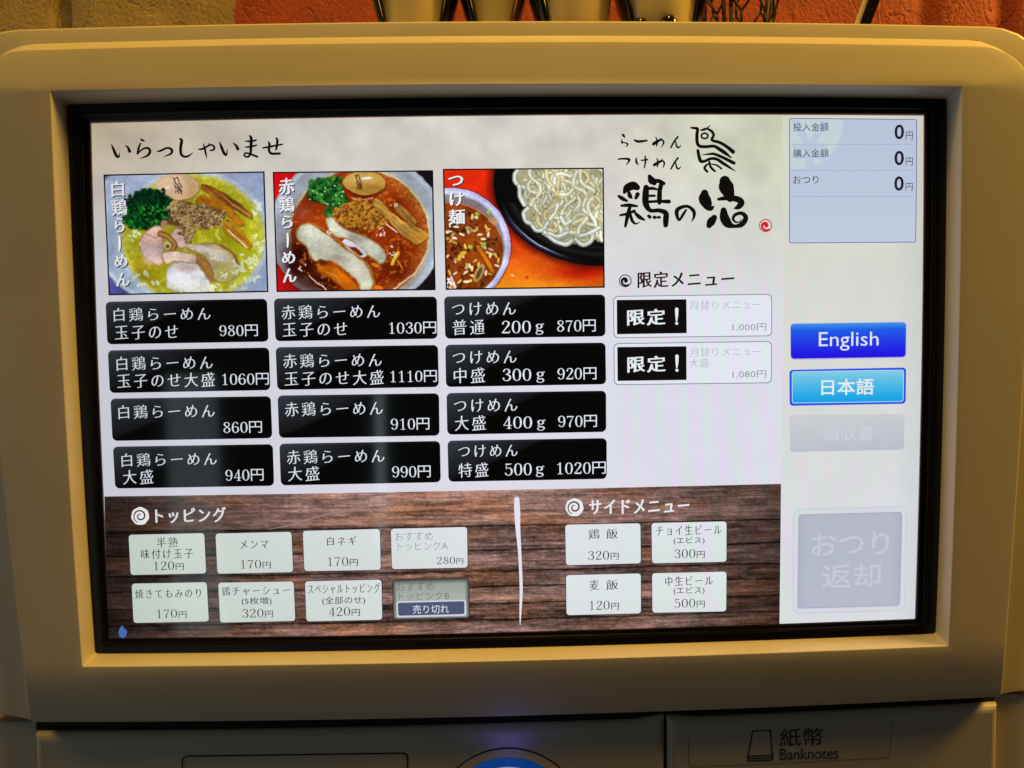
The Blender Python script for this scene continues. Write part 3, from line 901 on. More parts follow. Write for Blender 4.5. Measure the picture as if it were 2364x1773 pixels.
    p.poly(smoothpts([(1290, 1100), (1400, 1180), (1470, 1290), (1480, 1400), (1420, 1400), (1370, 1290), (1270, 1190)]), (172, 122, 62), 16, edge=(130, 85, 40), ew=8, shade=5)
    p.poly(smoothpts([(940, 1260), (1020, 1200), (1150, 1190), (1280, 1210), (1350, 1290), (1430, 1400), (1450, 1500), (1300, 1540), (1100, 1530), (960, 1480), (930, 1380), (940, 1260)]), (222, 218, 220), 20, edge=(160, 140, 120), ew=10, shade=12)
    p.ell(1120, 1380, 150, 95, (242, 242, 248), 10, .9, .9); p.ell(1170, 1250, 120, 45, (206, 182, 178), 5, .8, .8)
    # minced meat
    p.poly(smoothpts([(1000, 560), (1060, 480), (1200, 490), (1400, 540), (1560, 580), (1620, 660), (1560, 720), (1450, 770), (1400, 810), (1280, 760), (1230, 850), (1120, 860), (1090, 780), (960, 740), (950, 640), (1000, 560)]), (98, 76, 44), 30)
    for cx_, cy_, rx, ry, n, rot in ((1290, 640, 310, 120, 330, 8), (1180, 790, 90, 90, 60, 0), (1060, 560, 80, 90, 50, 0), (1195, 915, 42, 60, 26, 0)):
        for x, y in scatter(cx_, cy_, rx, ry, n, rot):
            p.small(x, y, 17 + 9 * RN.random(), 13 + 6 * RN.random(), pick([(134, 104, 60), (168, 138, 88), (104, 78, 42), (150, 118, 66), (80, 58, 32), (186, 158, 112)]), RN.random() * 180, .6, hi=(206, 180, 130))
            if RN.random() < .3: p.small(x + 12, y + 12, 9, 7, (52, 38, 22), 0, .8)
    # white leek
    for x, y in list(scatter(1850, 1250, 150, 190, 26)) + list(scatter(1400, 1490, 500, 50, 26)) + list(scatter(2000, 950, 60, 120, 10)) + list(scatter(700, 1400, 180, 90, 12)) + list(scatter(600, 900, 120, 100, 8)) + list(scatter(1980, 560, 60, 110, 10)):
        p.small(x, y, 24 + 10 * RN.random(), 12 + 8 * RN.random(), (222, 232, 196), RN.random() * 180, .6, .85)
    for x, y in list(scatter(1560, 1160, 120, 40, 8)) + list(scatter(1600, 1330, 50, 40, 8)) + list(scatter(1480, 1480, 60, 40, 8)): p.small(x, y, 14, 7, (255, 252, 250), RN.random() * 180, .7, .9)
    p.line(smoothpts([(1520, 820), (1510, 870), (1550, 920)]), 16, (208, 216, 110), 14, .8)
    p.grain(16, 14, 4)

def paintB(p):
    X, Y = p.X, p.Y
    g = np.clip((X + Y) / 3400, 0, 1)[..., None]
    p.c = np.array([150, 156, 166.]) * (1 - g) + np.array([172, 184, 198.]) * g
    r0 = np.hypot((X - 1080) / 1010, (Y - 810) / 905)
    p.mix(np.exp(-((r0 - .97) / .03) ** 2) * .7, (196, 210, 222))
    p.mix((r0 - 1.0) / .015, (214, 18, 22)); p.mix(((r0 - 1.0) / .015).clip(0, 1) * (X > 1200), (24, 20, 28))
    r = np.hypot((X - 1105) / 805, (Y - 870) / 765)
    p.mix(np.exp(-((r - 1.012) / .016) ** 2) * .9, (214, 190, 120))
    n = fbm(X / 170, Y / 170, 12, 5)[..., None]
    soup = np.array([112, 30, 6.]) * (1 - n) + np.array([176, 66, 10.]) * n
    p.mix((1.0 - r) / .025, soup)
    edge_ = np.clip((r - .8) / .15, 0, 1) * (r < .99) * np.clip((X - 1100) / 400, 0, 1)
    p.mix(edge_ * .75, (196, 120, 50)); p.mix(edge_ * np.clip((fbm(X / 26, Y / 26, 5, 3) - .5) * 6, 0, 1) * .7, (126, 50, 16))
    p.mix(np.exp(-(((X - 420) / 200) ** 2 + ((Y - 1180) / 260) ** 2)) * 1.3, (54, 12, 6))
    p.mix(np.exp(-(((X - 700) / 260) ** 2 + ((Y - 1430) / 120) ** 2)), (60, 14, 4))
    p.mix(np.exp(-(((X - 640) / 150) ** 2 + ((Y - 690) / 90) ** 2)), (190, 70, 14))
    p.mix(np.exp(-(((X - 440) / 90) ** 2 + ((Y - 610) / 90) ** 2)), (158, 74, 50))
    p.mix(np.exp(-(((X - 1550) / 170) ** 2 + ((Y - 1300) / 150) ** 2)) * .8, (92, 20, 6))
    p.mix(np.clip((fbm(X / 42, Y / 42, 61, 4) - .6) * 5, 0, .7) * (r < .97), (216, 120, 40))
    p.line(smoothpts([(520, 1340), (620, 1430), (740, 1510)]), 7, (240, 225, 225), 9, .9); p.line([(1500, 1500), (1740, 1330), (1860, 1120)], 10, (250, 230, 200), 14, .8)
    # egg
    p.ell(1175, 285, 250, 150, (84, 26, 6), 2, .12, .7); p.ell(1168, 264, 244, 138, (196, 156, 74), 2, .05)
    p.ell(1120, 230, 170, 80, (216, 182, 104), 2, .9, .8); p.ell(1190, 208, 62, 16, (255, 250, 235), -4, .4); p.ell(1230, 330, 190, 60, (160, 112, 38), 2, 1., .6)
    birdmark(p, 1060, 180, 80, 150, (66, 30, 16), 6)
    p.line(smoothpts([(1025, 430), (1120, 460), (1260, 440)]), 7, (228, 190, 180), 8, .8)
    # onion
    p.poly([(500, 360), (640, 240), (740, 190), (830, 250), (920, 380), (1000, 470), (900, 560), (820, 500), (700, 510), (520, 470)], (12, 52, 16), 40)
    for x, y in list(scatter(745, 380, 215, 135, 230, 30)) + list(scatter(860, 500, 90, 50, 40)) + list(scatter(755, 600, 40, 50, 14)) + list(scatter(870, 215, 60, 30, 10)):
        c = pick([(10, 58, 18), (18, 84, 26), (34, 112, 34), (70, 150, 52), (5, 36, 12), (14, 70, 26)])
        p.small(x, y, 26 + 8 * RN.random(), 19 + 6 * RN.random(), c, RN.random() * 180, .5, hi=(64, 140, 56))
        if RN.random() < .4: p.small(x, y, 9, 7, (8, 40, 10), 0, .8)
    for x, y in scatter(740, 400, 230, 130, 14): p.small(x, y, 10, 7, (226, 240, 210), RN.random() * 180, .7)
    # mince
    p.poly(smoothpts([(830, 640), (920, 540), (1050, 470), (1230, 490), (1370, 570), (1410, 680), (1340, 760), (1180, 800), (1040, 810), (920, 740), (830, 640)]), (116, 66, 14), 30)
    for x, y in scatter(1130, 640, 290, 155, 380, 8):
        p.small(x, y, 17 + 8 * RN.random(), 13 + 6 * RN.random(), pick([(174, 112, 26), (198, 136, 40), (140, 82, 16), (118, 66, 12), (186, 124, 34), (88, 48, 10)]), RN.random() * 180, .6, hi=(226, 170, 72))
        if RN.random() < .25: p.small(x + 10, y + 12, 9, 7, (58, 26, 6), 0, .8)
    # bamboo
    p.strip(smoothpts([(1500, 540), (1560, 510), (1660, 580), (1770, 700), (1740, 760), (1640, 690), (1540, 610)]), (190, 146, 70), (120, 66, 20), 44, 43)
    p.strip(smoothpts([(1270, 500), (1300, 440), (1380, 500), (1470, 600), (1600, 690), (1740, 760), (1880, 850), (1900, 900), (1780, 985), (1690, 930), (1560, 830), (1440, 700), (1330, 600)], 4), (226, 190, 100), (150, 98, 26), 38, 53)
    p.poly([(1690, 860), (1780, 870), (1880, 850), (1900, 900), (1780, 985), (1700, 935)], (206, 146, 44), 18, .6)
    p.line([(1420, 740), (1540, 840)], 9, (240, 225, 220), 8, .8)
    # chicken
    p.poly(smoothpts([(720, 680), (800, 670), (900, 770), (1010, 830), (1150, 880), (1290, 960), (1390, 1060), (1410, 1160), (1350, 1210), (1270, 1150), (1150, 1060), (1000, 930), (830, 880), (740, 780), (720, 680)]), (198, 200, 180), 16, edge=(156, 112, 60), ew=14, shade=31)
    p.ell(1240, 1020, 110, 70, (222, 224, 208), 40, .9, .8); p.ell(1060, 910, 80, 35, (166, 160, 150), 25, .9, .7)
    p.poly(smoothpts([(900, 940), (960, 920), (1080, 990), (1190, 1090), (1150, 1130), (1030, 1080), (940, 1010)]), (222, 222, 236), 12)
    p.poly(smoothpts([(985, 1000), (1060, 1020), (1150, 1090), (1110, 1105), (1030, 1060)]), (120, 36, 10), 12)
    p.poly(smoothpts([(380, 830), (440, 750), (540, 740), (640, 800), (790, 900), (930, 1030), (1080, 1120), (1190, 1240), (1260, 1400), (1230, 1510), (1120, 1510), (1080, 1400), (920, 1260), (760, 1170), (600, 1180), (540, 1110), (480, 1000), (390, 920), (380, 830)]), (200, 202, 180), 18, edge=(168, 132, 60), ew=14, shade=22)
    p.ell(520, 850, 100, 70, (224, 226, 208), 20, .9, .9); p.ell(700, 980, 150, 80, (214, 214, 196), 30, .9, .8); p.ell(1100, 1260, 110, 90, (224, 216, 200), 40, .9, .8); p.ell(860, 1150, 110, 45, (166, 150, 142), 10, .9, .8)
    p.line(smoothpts([(560, 740), (700, 800), (860, 930), (1100, 1110), (1230, 1260), (1275, 1420)]), 12, (170, 128, 54), 12, .7); p.ell(670, 1180, 50, 30, (84, 40, 20), 10, .7, .9)
    p.poly(smoothpts([(620, 1250), (760, 1220), (900, 1280), (1010, 1380), (1100, 1500), (980, 1520), (860, 1440), (740, 1340), (620, 1290)]), (198, 104, 12), 40, shade=6); p.line(smoothpts([(700, 1300), (840, 1350), (900, 1430)]), 10, (226, 140, 60), 12, .8)
    p.line(smoothpts([(1490, 1210), (1520, 1140), (1550, 1080)]), 20, (240, 206, 60), 16); p.line([(1560, 1170), (1590, 1240)], 10, (226, 150, 30), 14); p.ell(1290, 1220, 55, 22, (226, 130, 30), 20, .5)
    for x, y in list(scatter(1350, 830, 60, 70, 14)) + list(scatter(1490, 1060, 50, 60, 9)) + list(scatter(760, 830, 40, 40, 6)) + list(scatter(1510, 520, 40, 30, 5)) + list(scatter(430, 1240, 60, 50, 6)): p.small(x, y, 13, 7, (250, 238, 236), RN.random() * 180, .7, .85)
    p.ell(1330, 1480, 50, 30, (232, 120, 20), 0, .6); p.grain(14, 14, 9)

def paintC(p):
    X, Y = p.X, p.Y
    t = np.clip((Y - 850) / 600, 0, 1)[..., None]
    p.c = np.array([222, 46, 14.]) * (1 - t) + np.array([238, 146, 28.]) * t
    p.mix(np.exp(-(((X - 1750) / 420) ** 2 + ((Y - 1290) / 120) ** 2)), (190, 26, 8))
    p.mix(np.clip((X - 1500) / 500, 0, 1) * np.clip((Y - 1300) / 200, 0, 1) * .8, (206, 66, 10))
    p.ell(1085, 1362, 22, 20, (214, 60, 20), 0, .5); p.small(920, 1335, 22, 9, (250, 190, 160), 35, .6)
    # plate
    r = np.hypot((X - 1955) / 1262, (Y - 255) / 975)
    p.mix((1.08 - r) / .08 * .75, (70, 12, 8)); p.mix((1.0 - r) / .012, (10, 9, 12))
    an = np.exp(-((r - .965) / .012) ** 2)
    ar = np.clip((Y - 560) / 200, 0, 1) * np.clip((1750 - X) / 500, 0, 1)
    p.mix(an * ar * .55, (52, 60, 150)); p.mix(np.exp(-((r - .945) / .009) ** 2) * np.exp(-((X - 1200) / 260) ** 2) * (Y > 500), (190, 200, 215))
    p.mix(np.exp(-((r - .86) / .03) ** 2) * (Y > 500) * .35, (62, 70, 72)); p.mix(np.exp(-((r - .78) / .012) ** 2) * (Y > 700) * .25, (80, 84, 84))
    # noodles
    p.poly(smoothpts([(990, 60), (960, 180), (1010, 300), (1060, 420), (1080, 560), (1060, 660), (1140, 770), (1260, 830), (1400, 920), (1540, 975), (1700, 960), (1850, 920), (2040, 860), (2040, 60)]), (172, 168, 134), 30)
    p.mix(np.exp(-(((X - 1600) / 350) ** 2 + ((Y - 480) / 300) ** 2)) * .5, (196, 190, 130))
    for k in range(210):
        x, y = next(scatter(1560, 380, 560, 470, 1))
        L_ = 320 + 260 * RN.random(); a = RN.normal(math.pi / 2, .5); w0 = RN.random() * 6.28; fr = .35 + RN.random() * .6; am = .5 + .7 * RN.random()
        pts = []; px_, py_ = x, y
        for s_ in range(9):
            pts.append((px_, py_)); px_ += math.cos(a + am * math.sin(w0 + fr * s_)) * L_ / 8; py_ += math.sin(a + am * math.sin(w0 + fr * s_)) * L_ / 8
        if max(math.hypot((min(q[0], 1560) - 1560) / 560, (q[1] - 420) / 530) for q in pts) > 1.0: continue
        br_ = .74 + .30 * (k / 210) + .06 * RN.normal()
        c = (np.array([222, 224, 206.]) if RN.random() < .72 else np.array([212, 204, 158.])) * min(br_, 1.04)
        p.line(smoothpts(pts, 3), 21, c, 12, 1, edge=np.array([176, 170, 128.]) * min(br_, 1))
        p.line(smoothpts([(q[0] - 5, q[1] - 4) for q in pts], 3), 5, np.minimum(c * 1.12 + 6, 250), 12, .7)
    for st in ([(980, 110), (945, 180), (970, 270), (1060, 320)], [(1000, 300), (1010, 420), (1060, 520)], [(1100, 560), (1050, 620), (1080, 710), (1150, 740)], [(1150, 760), (1200, 815), (1290, 800), (1330, 720)], [(1290, 830), (1400, 930), (1540, 975), (1620, 930)], [(1650, 920), (1740, 980), (1830, 940), (1850, 850)], [(1480, 660), (1530, 740), (1600, 700)], [(1340, 850), (1450, 880), (1560, 840)], [(1700, 880), (1800, 850), (1940, 780)]):
        p.line(smoothpts(st), 23, (206, 214, 206), 10, edge=(150, 156, 140)); p.line(smoothpts([(a - 5, b - 5) for a, b in st]), 6, (240, 245, 242), 9, .8)
    for x, y in scatter(1520, 450, 430, 430, 50): p.small(x, y, 8 + 8 * RN.random(), 20, pick([(116, 92, 40), (140, 124, 60), (150, 110, 60)]), RN.normal(0, 30), .8, .55)
    # dipping soup bowl
    r = np.hypot((X - 190) / 712, (Y - 1000) / 684)
    p.mix((1.03 - r) / .03 * .6, (120, 20, 30)); p.mix((1.0 - r) / .012, (188, 192, 232)); p.mix(np.exp(-((r - .93) / .018) ** 2), (214, 220, 250))
    r1 = np.hypot((X - 182) / 648, (Y - 1010) / 618)
    p.mix((1.0 - r1) / .015, (146, 132, 134)); p.mix(np.clip((1 - r1) / .2, 0, 1) * (Y < 620) * .6, (120, 104, 108))
    r2 = np.hypot((X - 170) / 648, (Y - 1060) / 572)
    n = fbm(X / 90, Y / 90, 51, 5)[..., None]
    p.mix((1.0 - r2) / .02 * (r1 < 1), np.array([110, 40, 8.]) * (1 - n) + np.array([172, 84, 22.]) * n)
    p.mix(np.exp(-((r2 - .985) / .012) ** 2) * (Y < 760) * .8, (222, 140, 100))
    p.mix(np.exp(-(((X - 480) / 220) ** 2 + ((Y - 960) / 130) ** 2)) * .7, (180, 92, 24))
    inside = lambda x, y: math.hypot((x - 170) / 600, (y - 1070) / 530) < 1
    for x, y in scatter(420, 1040, 420, 500, 120):
        if inside(x, y) and x > 90: p.small(x, y, 26 * RN.random() + 10, 14, pick([(52, 20, 8), (70, 28, 10), (30, 36, 16), (84, 40, 12)]), RN.random() * 180, .7, .8)
    for x, y in scatter(430, 1020, 400, 470, 75):
        if inside(x, y) and x > 90:
            a = RN.choice([0, 70, 100, 20, 140]); p.small(x, y, 34, 13, pick([(232, 212, 170), (240, 226, 206), (228, 196, 96), (214, 170, 90)]), a, .4)
    for x, y in ((515, 630), (650, 610), (405, 790), (590, 975), (430, 1010)): p.small(x, y, 27, 24, pick([(150, 176, 44), (110, 160, 40)]), 0, .4, hi=(210, 220, 120))
    p.line(smoothpts([(520, 1010), (600, 1130), (690, 1290)]), 30, (206, 120, 20), 12, edge=(130, 60, 10)); p.line([(300, 1140), (360, 1075)], 20, (226, 186, 60), 10)
    p.ell(530, 1310, 50, 110, (176, 150, 96), 25, .2); p.ell(530, 1310, 24, 76, (110, 72, 36), 25, .4)
    p.ell(480, 800, 42, 36, (206, 170, 110), 0, .3); p.ell(470, 785, 28, 22, (120, 50, 14), 0, .5)
    p.ell(690, 700, 60, 36, (196, 150, 110), 30, .4)
    for x, y in scatter(190, 1430, 60, 60, 26): p.small(x, y, 13, 9, (246, 240, 240), RN.random() * 180, .6)
    p.grain(14, 12, 3)

def photo(name, quad, cr, fn, label):
    nx, ny = 250, 188
    border = [cr(q) for q in quad]
    panel("photo_border", border, 0, (14, 10, 14), 2, SCREEN, 2, 2)
    ins = np.array(quad, float) + np.array([[17, 17], [-17, 17], [-17, -17], [17, -17]])
    u, v = np.meshgrid(np.linspace(0, 1, nx), np.linspace(0, 1, ny))
    cp = bil(ins, u, v)
    # axis-aligned sampling keeps X a function of the column only for quick windows
    X0, Y0 = cp[..., 0], cp[..., 1]
    wa = 14 if fn is paintC else 30
    X = X0 + wa * (fbm(X0 / 85, Y0 / 85, 101, 4) - .5); Y = Y0 + wa * (fbm(X0 / 85, Y0 / 85, 202, 4) - .5)
    p = Paint(X, Y); fn(p)
    # light and grain of a real photograph
    lum = 0.84 + 0.34 * fbm(X0 / 210, Y0 / 170, 303, 4)
    p.c = p.c * lum[..., None]
    fine = fbm(X0 / 13, Y0 / 13, 404, 3)
    p.c = p.c * (0.90 + 0.20 * fine)[..., None]
    col = np.clip(p.c, 2, 255)
    col = 255 * np.clip(col / 255, 0, 1) ** 1.06
    cf = lambda U, V, px, py: col.reshape(-1, 3)
    o = panel(name, [cr(q) for q in ins], 0, cf, 3, SCREEN, nx, ny, label=label)
    return o
cPA = crop(200, 370, 5.027); cPB = crop(610, 370, 5.027); cPC = crop(1000, 370, 5.027)
photo("food_photo", [(195, 165), (2065, 128), (2110, 1530), (255, 1568)], cPA, paintA, "picture of pale yellow chicken ramen with egg and green onion")
photo("food_photo", [(98, 135), (1960, 115), (1990, 1508), (142, 1530)], cPB, paintB, "picture of red chicken ramen with egg and bamboo shoots")
photo("food_photo", [(112, 100), (1980, 85), (1992, 1480), (145, 1505)], cPC, paintC, "picture of dipping noodles on a black plate beside soup")

def vtext(items, cr):
    for ch, x0, x1, y0, y1 in items:
        for lev, dxy, col in ((4, 11, (40, 44, 52)), (5, 0, (240, 240, 244))):
            if ch == '|':
                strokes("lettering", [[((x0 + x1) / 2 + dxy, y0 + dxy, 10), ((x0 + x1) / 2 + 4 + dxy, (y0 + y1) / 2 + dxy, 13), ((x0 + x1) / 2 + dxy, y1 + dxy, 9)]], cr, col, lev, SCREEN)
            else:
                text(ch, x0 + dxy, x1 + dxy, y0 + dxy, y1 + dxy, cr, col, lev, 'bold')
vtext([('白', 285, 435, 240, 425), ('鶏', 285, 468, 450, 645), ('ら', 325, 440, 665, 840), ('|', 360, 400, 885, 1045), ('め', 320, 475, 1090, 1245), ('ん', 340, 500, 1300, 1465)], cPA)
vtext([('赤', 165, 350, 205, 400), ('鶏', 170, 350, 420, 605), ('ら', 205, 330, 640, 790), ('|', 250, 290, 850, 1005), ('め', 205, 360, 1055, 1200), ('ん', 215, 375, 1255, 1420)], cPB)
vtext([('つ', 175, 350, 180, 295), ('け', 190, 355, 365, 530), ('麺', 175, 370, 570, 750)], cPC)

# heading brushed in black
strokes("greeting_lettering", [
 [(122,195,5),(145,250,12),(170,305,13),(195,320,9),(203,280,3)], [(265,203,4),(290,225,10),(306,262,14)],
 [(415,135,4),(435,148,10),(455,158,6)], [(418,180,6),(400,225,10),(388,285,10)], [(388,285,6),(440,240,8),(490,228,10),(515,260,12),(490,305,10),(415,335,3)],
 [(585,262,4),(620,258,9),(690,228,9),(735,245,12),(730,285,10),(655,318,3)],
 [(815,132,6),(838,152,13),(828,220,13),(832,290,12),(870,318,10),(915,305,8),(955,272,2)],
 [(1012,242,6),(1060,235,10),(1130,195,7),(1168,215,9),(1165,245,9),(1128,255,6)], [(1110,182,4),(1125,205,7)], [(1060,185,4),(1075,240,9),(1085,290,8),(1095,335,2)],
 [(1225,170,5),(1245,220,12),(1270,280,13),(1295,298,9),(1303,240,3)], [(1365,178,4),(1395,205,11),(1412,238,14)],
 [(1492,158,6),(1540,160,9),(1597,150,8)], [(1490,220,6),(1545,215,9),(1603,200,7)], [(1530,102,6),(1548,130,13),(1545,220,13),(1540,290,10),(1510,320,9),(1478,305,8),(1490,280,8),(1540,290,9),(1610,318,10)],
 [(1668,228,7),(1740,215,9),(1868,190,7)], [(1800,125,6),(1815,150,11),(1805,235,9),(1790,250,3)], [(1720,165,5),(1735,190,11),(1730,250,11),(1755,285,11),(1840,285,10)]],
 cL, (18, 10, 12), 2, SCREEN, wt=1.18)
INK = (16, 13, 12)
strokes("shop_lettering", [
 [(232,250,6),(248,265,13),(262,290,5)], [(228,315,6),(232,350,10),(250,345,6),(298,366,8),(278,395,4)],
 [(378,320,9),(420,335,13),(520,325,9)],
 [(625,285,5),(640,340,9),(630,385,7)], [(690,300,5),(600,350,9),(595,372,9),(640,345,7),(690,315,8),(715,345,9),(690,402,3)],
 [(880,280,9),(840,330,9),(798,405,8)], [(810,370,4),(850,335,6),(865,390,9),(890,405,8),(915,375,3)],
 [(190,540,8),(240,535,9),(310,540,12),(310,565,10),(280,610,3)],
 [(395,530,7),(398,575,11),(420,605,5)], [(455,555,7),(525,545,9)], [(500,505,7),(503,570,9),(490,640,6)],
 [(635,530,5),(650,580,9),(640,625,7)], [(700,545,5),(610,595,9),(605,614,9),(650,590,7),(700,560,8),(722,590,9),(705,645,3)],
 [(880,525,9),(840,580,9),(800,652,8)], [(812,615,4),(850,580,6),(865,635,9),(890,652,8),(915,625,3)]], cD, INK, 2, SCREEN, wt=1.22)
strokes("bird_emblem", [
 [(1030,175,8),(1075,180,13),(1108,192,15),(1100,260,16),(1105,350,16),(1135,390,16),(1210,395,15),(1300,390,15),(1370,430,18),(1430,470,17),(1500,525,6)],
 [(1145,205,7),(1185,195,13),(1220,180,8),(1255,145,3)], [(1225,190,10),(1270,215,13),(1295,260,13),(1275,318,14),(1360,345,15),(1440,390,16),(1520,455,20)],
 [(1190 + 38 * math.cos(a), 270 + 31 * math.sin(a), 9) for a in np.linspace(0, 2 * math.pi, 13)],
 [(1112,440,15),(1125,510,16),(1145,562,17),(1185,565,14),(1260,535,14),(1330,540,15),(1400,585,16),(1470,630,12),(1545,680,3)],
 [(1160,490,3),(1240,482,10),(1300,480,13),(1400,520,15),(1470,555,16),(1530,585,17)],
 [(1235,590,7),(1200,620,12),(1190,650,12),(1220,685,12)], [(1245,570,10),(1255,620,12),(1280,655,12),(1310,680,10)], [(1260,595,5),(1330,610,9),(1385,650,9)]], cD, INK, 2, SCREEN, wt=1.22)
strokes("shop_name", [
 [(258,925,16),(290,875,36),(360,848,40),(405,868,30)], [(310,925,16),(325,970,22),(345,992,9)], [(412,948,22),(393,990,16)],
 [(195,970,14),(240,1000,20),(290,1025,11)], [(225,1080,12),(310,1075,18),(405,1085,11)], [(330,1070,14),(300,1180,20),(270,1318,13)],
 [(212,1190,11),(290,1175,14),(375,1140,14)], [(330,1190,14),(350,1255,15),(390,1290,9),(440,1268,3)], [(380,1160,12),(430,1210,20),(490,1245,10)],
 [(550,738,18),(575,785,36),(605,815,25)], [(600,790,18),(660,795,20),(715,822,18)], [(690,820,22),(670,900,22),(665,1000,24),(665,1050,17)],
 [(512,870,28),(505,960,32),(508,1060,30),(560,1135,20),(660,1135,20),(738,1165,26),(740,1240,28),(738,1305,24)],
 [(545,880,15),(590,880,15),(640,890,10)], [(540,965,12),(610,965,12)], [(540,1035,14),(640,1030,14),(775,1032,20)],
 [(540,1200,16),(555,1212,17)], [(606,1214,17),(620,1216,14)], [(652,1215,14),(670,1215,12)],
 [(975,1130,10),(935,1190,14),(895,1248,11),(868,1190,18),(872,1130,20),(930,1095,17),(1000,1090,15),(1060,1140,18),(1068,1200,14),(1040,1270,3)],
 [(1190,935,36),(1190,1000,58),(1230,1080,45),(1265,1108,27),(1300,1085,5)], [(1302,1218,28),(1265,1268,40),(1242,1308,28)],
 [(1425,795,52),(1440,860,72),(1475,950,52),(1485,1000,32)], [(1350,1005,14),(1460,990,25),(1570,1005,30),(1618,1045,30),(1580,1095,25),(1530,1112,5)],
 [(1410,1135,30),(1420,1220,45),(1462,1288,42),(1530,1318,18),(1620,1298,25),(1668,1220,24),(1620,1168,18),(1545,1185,16),(1520,1235,13),(1555,1272,9),(1605,1262,5),(1612,1230,3)]], cD, INK, 2, SCREEN, wt=1.22)

def swirl(cx_, cy_, r, cr, col, lev, disc=False, name="swirl_emblem"):
    if disc:
        b = [[(cx_ + r * .5 * math.cos(a), cy_ + r * .5 * math.sin(a), r * .5 * (1 + .05 * math.sin(7 * a))) for a in np.linspace(0, 2 * math.pi, 30)]]
        strokes(name, b, cr, col, lev, SCREEN, n=2)
        sp = [[(cx_ + r * (0.16 + .62 * t) * math.cos(5.2 - 9.5 * t), cy_ + r * (0.16 + .62 * t) * math.sin(5.2 - 9.5 * t), r * (.03 + .20 * t * (1.08 - t))) for t in np.linspace(0, 1, 26)]]
        strokes(name, sp, cr, (70, 45, 38), lev + 1, SCREEN, n=2)
    else:
        sp = [[(cx_ + r * .95 * math.cos(a), cy_ + r * .95 * math.sin(a), r * .075) for a in np.linspace(0, 2 * math.pi, 28)],
              [(cx_ + r * (.08 + .62 * t) * math.cos(.6 - 7.2 * t), cy_ + r * (.08 + .62 * t) * math.sin(.6 - 7.2 * t), r * (.26 - .06 * t)) for t in np.linspace(0, .9, 22)]]
        sp[1] = [(cx_ + r * (.10 + .72 * t) * math.cos(.2 - 5.6 * t), cy_ + r * (.10 + .72 * t) * math.sin(.2 - 5.6 * t), r * (.30 - .17 * t)) for t in np.linspace(0, 1, 22)]
        strokes(name, sp, cr, col, lev, SCREEN, n=2)
swirl(1897, 1310, 74, cD, (206, 30, 34), 2)
swirl(268, 243, 72, cE, (22, 10, 14), 2)
text("限定メニュー", 412, 1535, 130, 322, cE, (42, 16, 18), 2, 'bold')

# black dish buttons
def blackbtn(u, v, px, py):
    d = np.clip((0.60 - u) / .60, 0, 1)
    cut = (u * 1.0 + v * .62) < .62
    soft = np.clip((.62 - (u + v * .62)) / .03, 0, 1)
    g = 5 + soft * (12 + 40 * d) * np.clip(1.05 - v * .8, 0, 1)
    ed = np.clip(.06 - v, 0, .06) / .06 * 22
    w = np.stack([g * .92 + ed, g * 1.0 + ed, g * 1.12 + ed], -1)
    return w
BT = [(cA, [[(47,92),(1335,68),(1348,410),(62,432)], [(65,480),(1352,457),(1362,797),(82,820)], [(86,865),(1365,845),(1378,1180),(103,1202)], [(106,1248),(1382,1228),(1392,1560),(124,1582)]]),
      (cB, [[(42,66),(1342,50),(1348,387),(55,407)], [(56,455),(1352,437),(1358,772),(70,795)], [(72,840),(1360,822),(1364,1160),(84,1178)], [(86,1224),(1368,1203),(1374,1532),(98,1557)]]),
      (cC, [[(52,50),(1337,34),(1340,368),(62,387)], [(62,435),(1340,418),(1345,750),(68,772)], [(72,820),(1345,802),(1346,1130),(78,1152)], [(80,1200),(1350,1180),(1350,1505),(88,1528)]])]
for cr, qs in BT:
    for q in qs:
        panel("menu_button", [cr(p) for p in q], 11, blackbtn, 3, SCREEN, 40, 14)
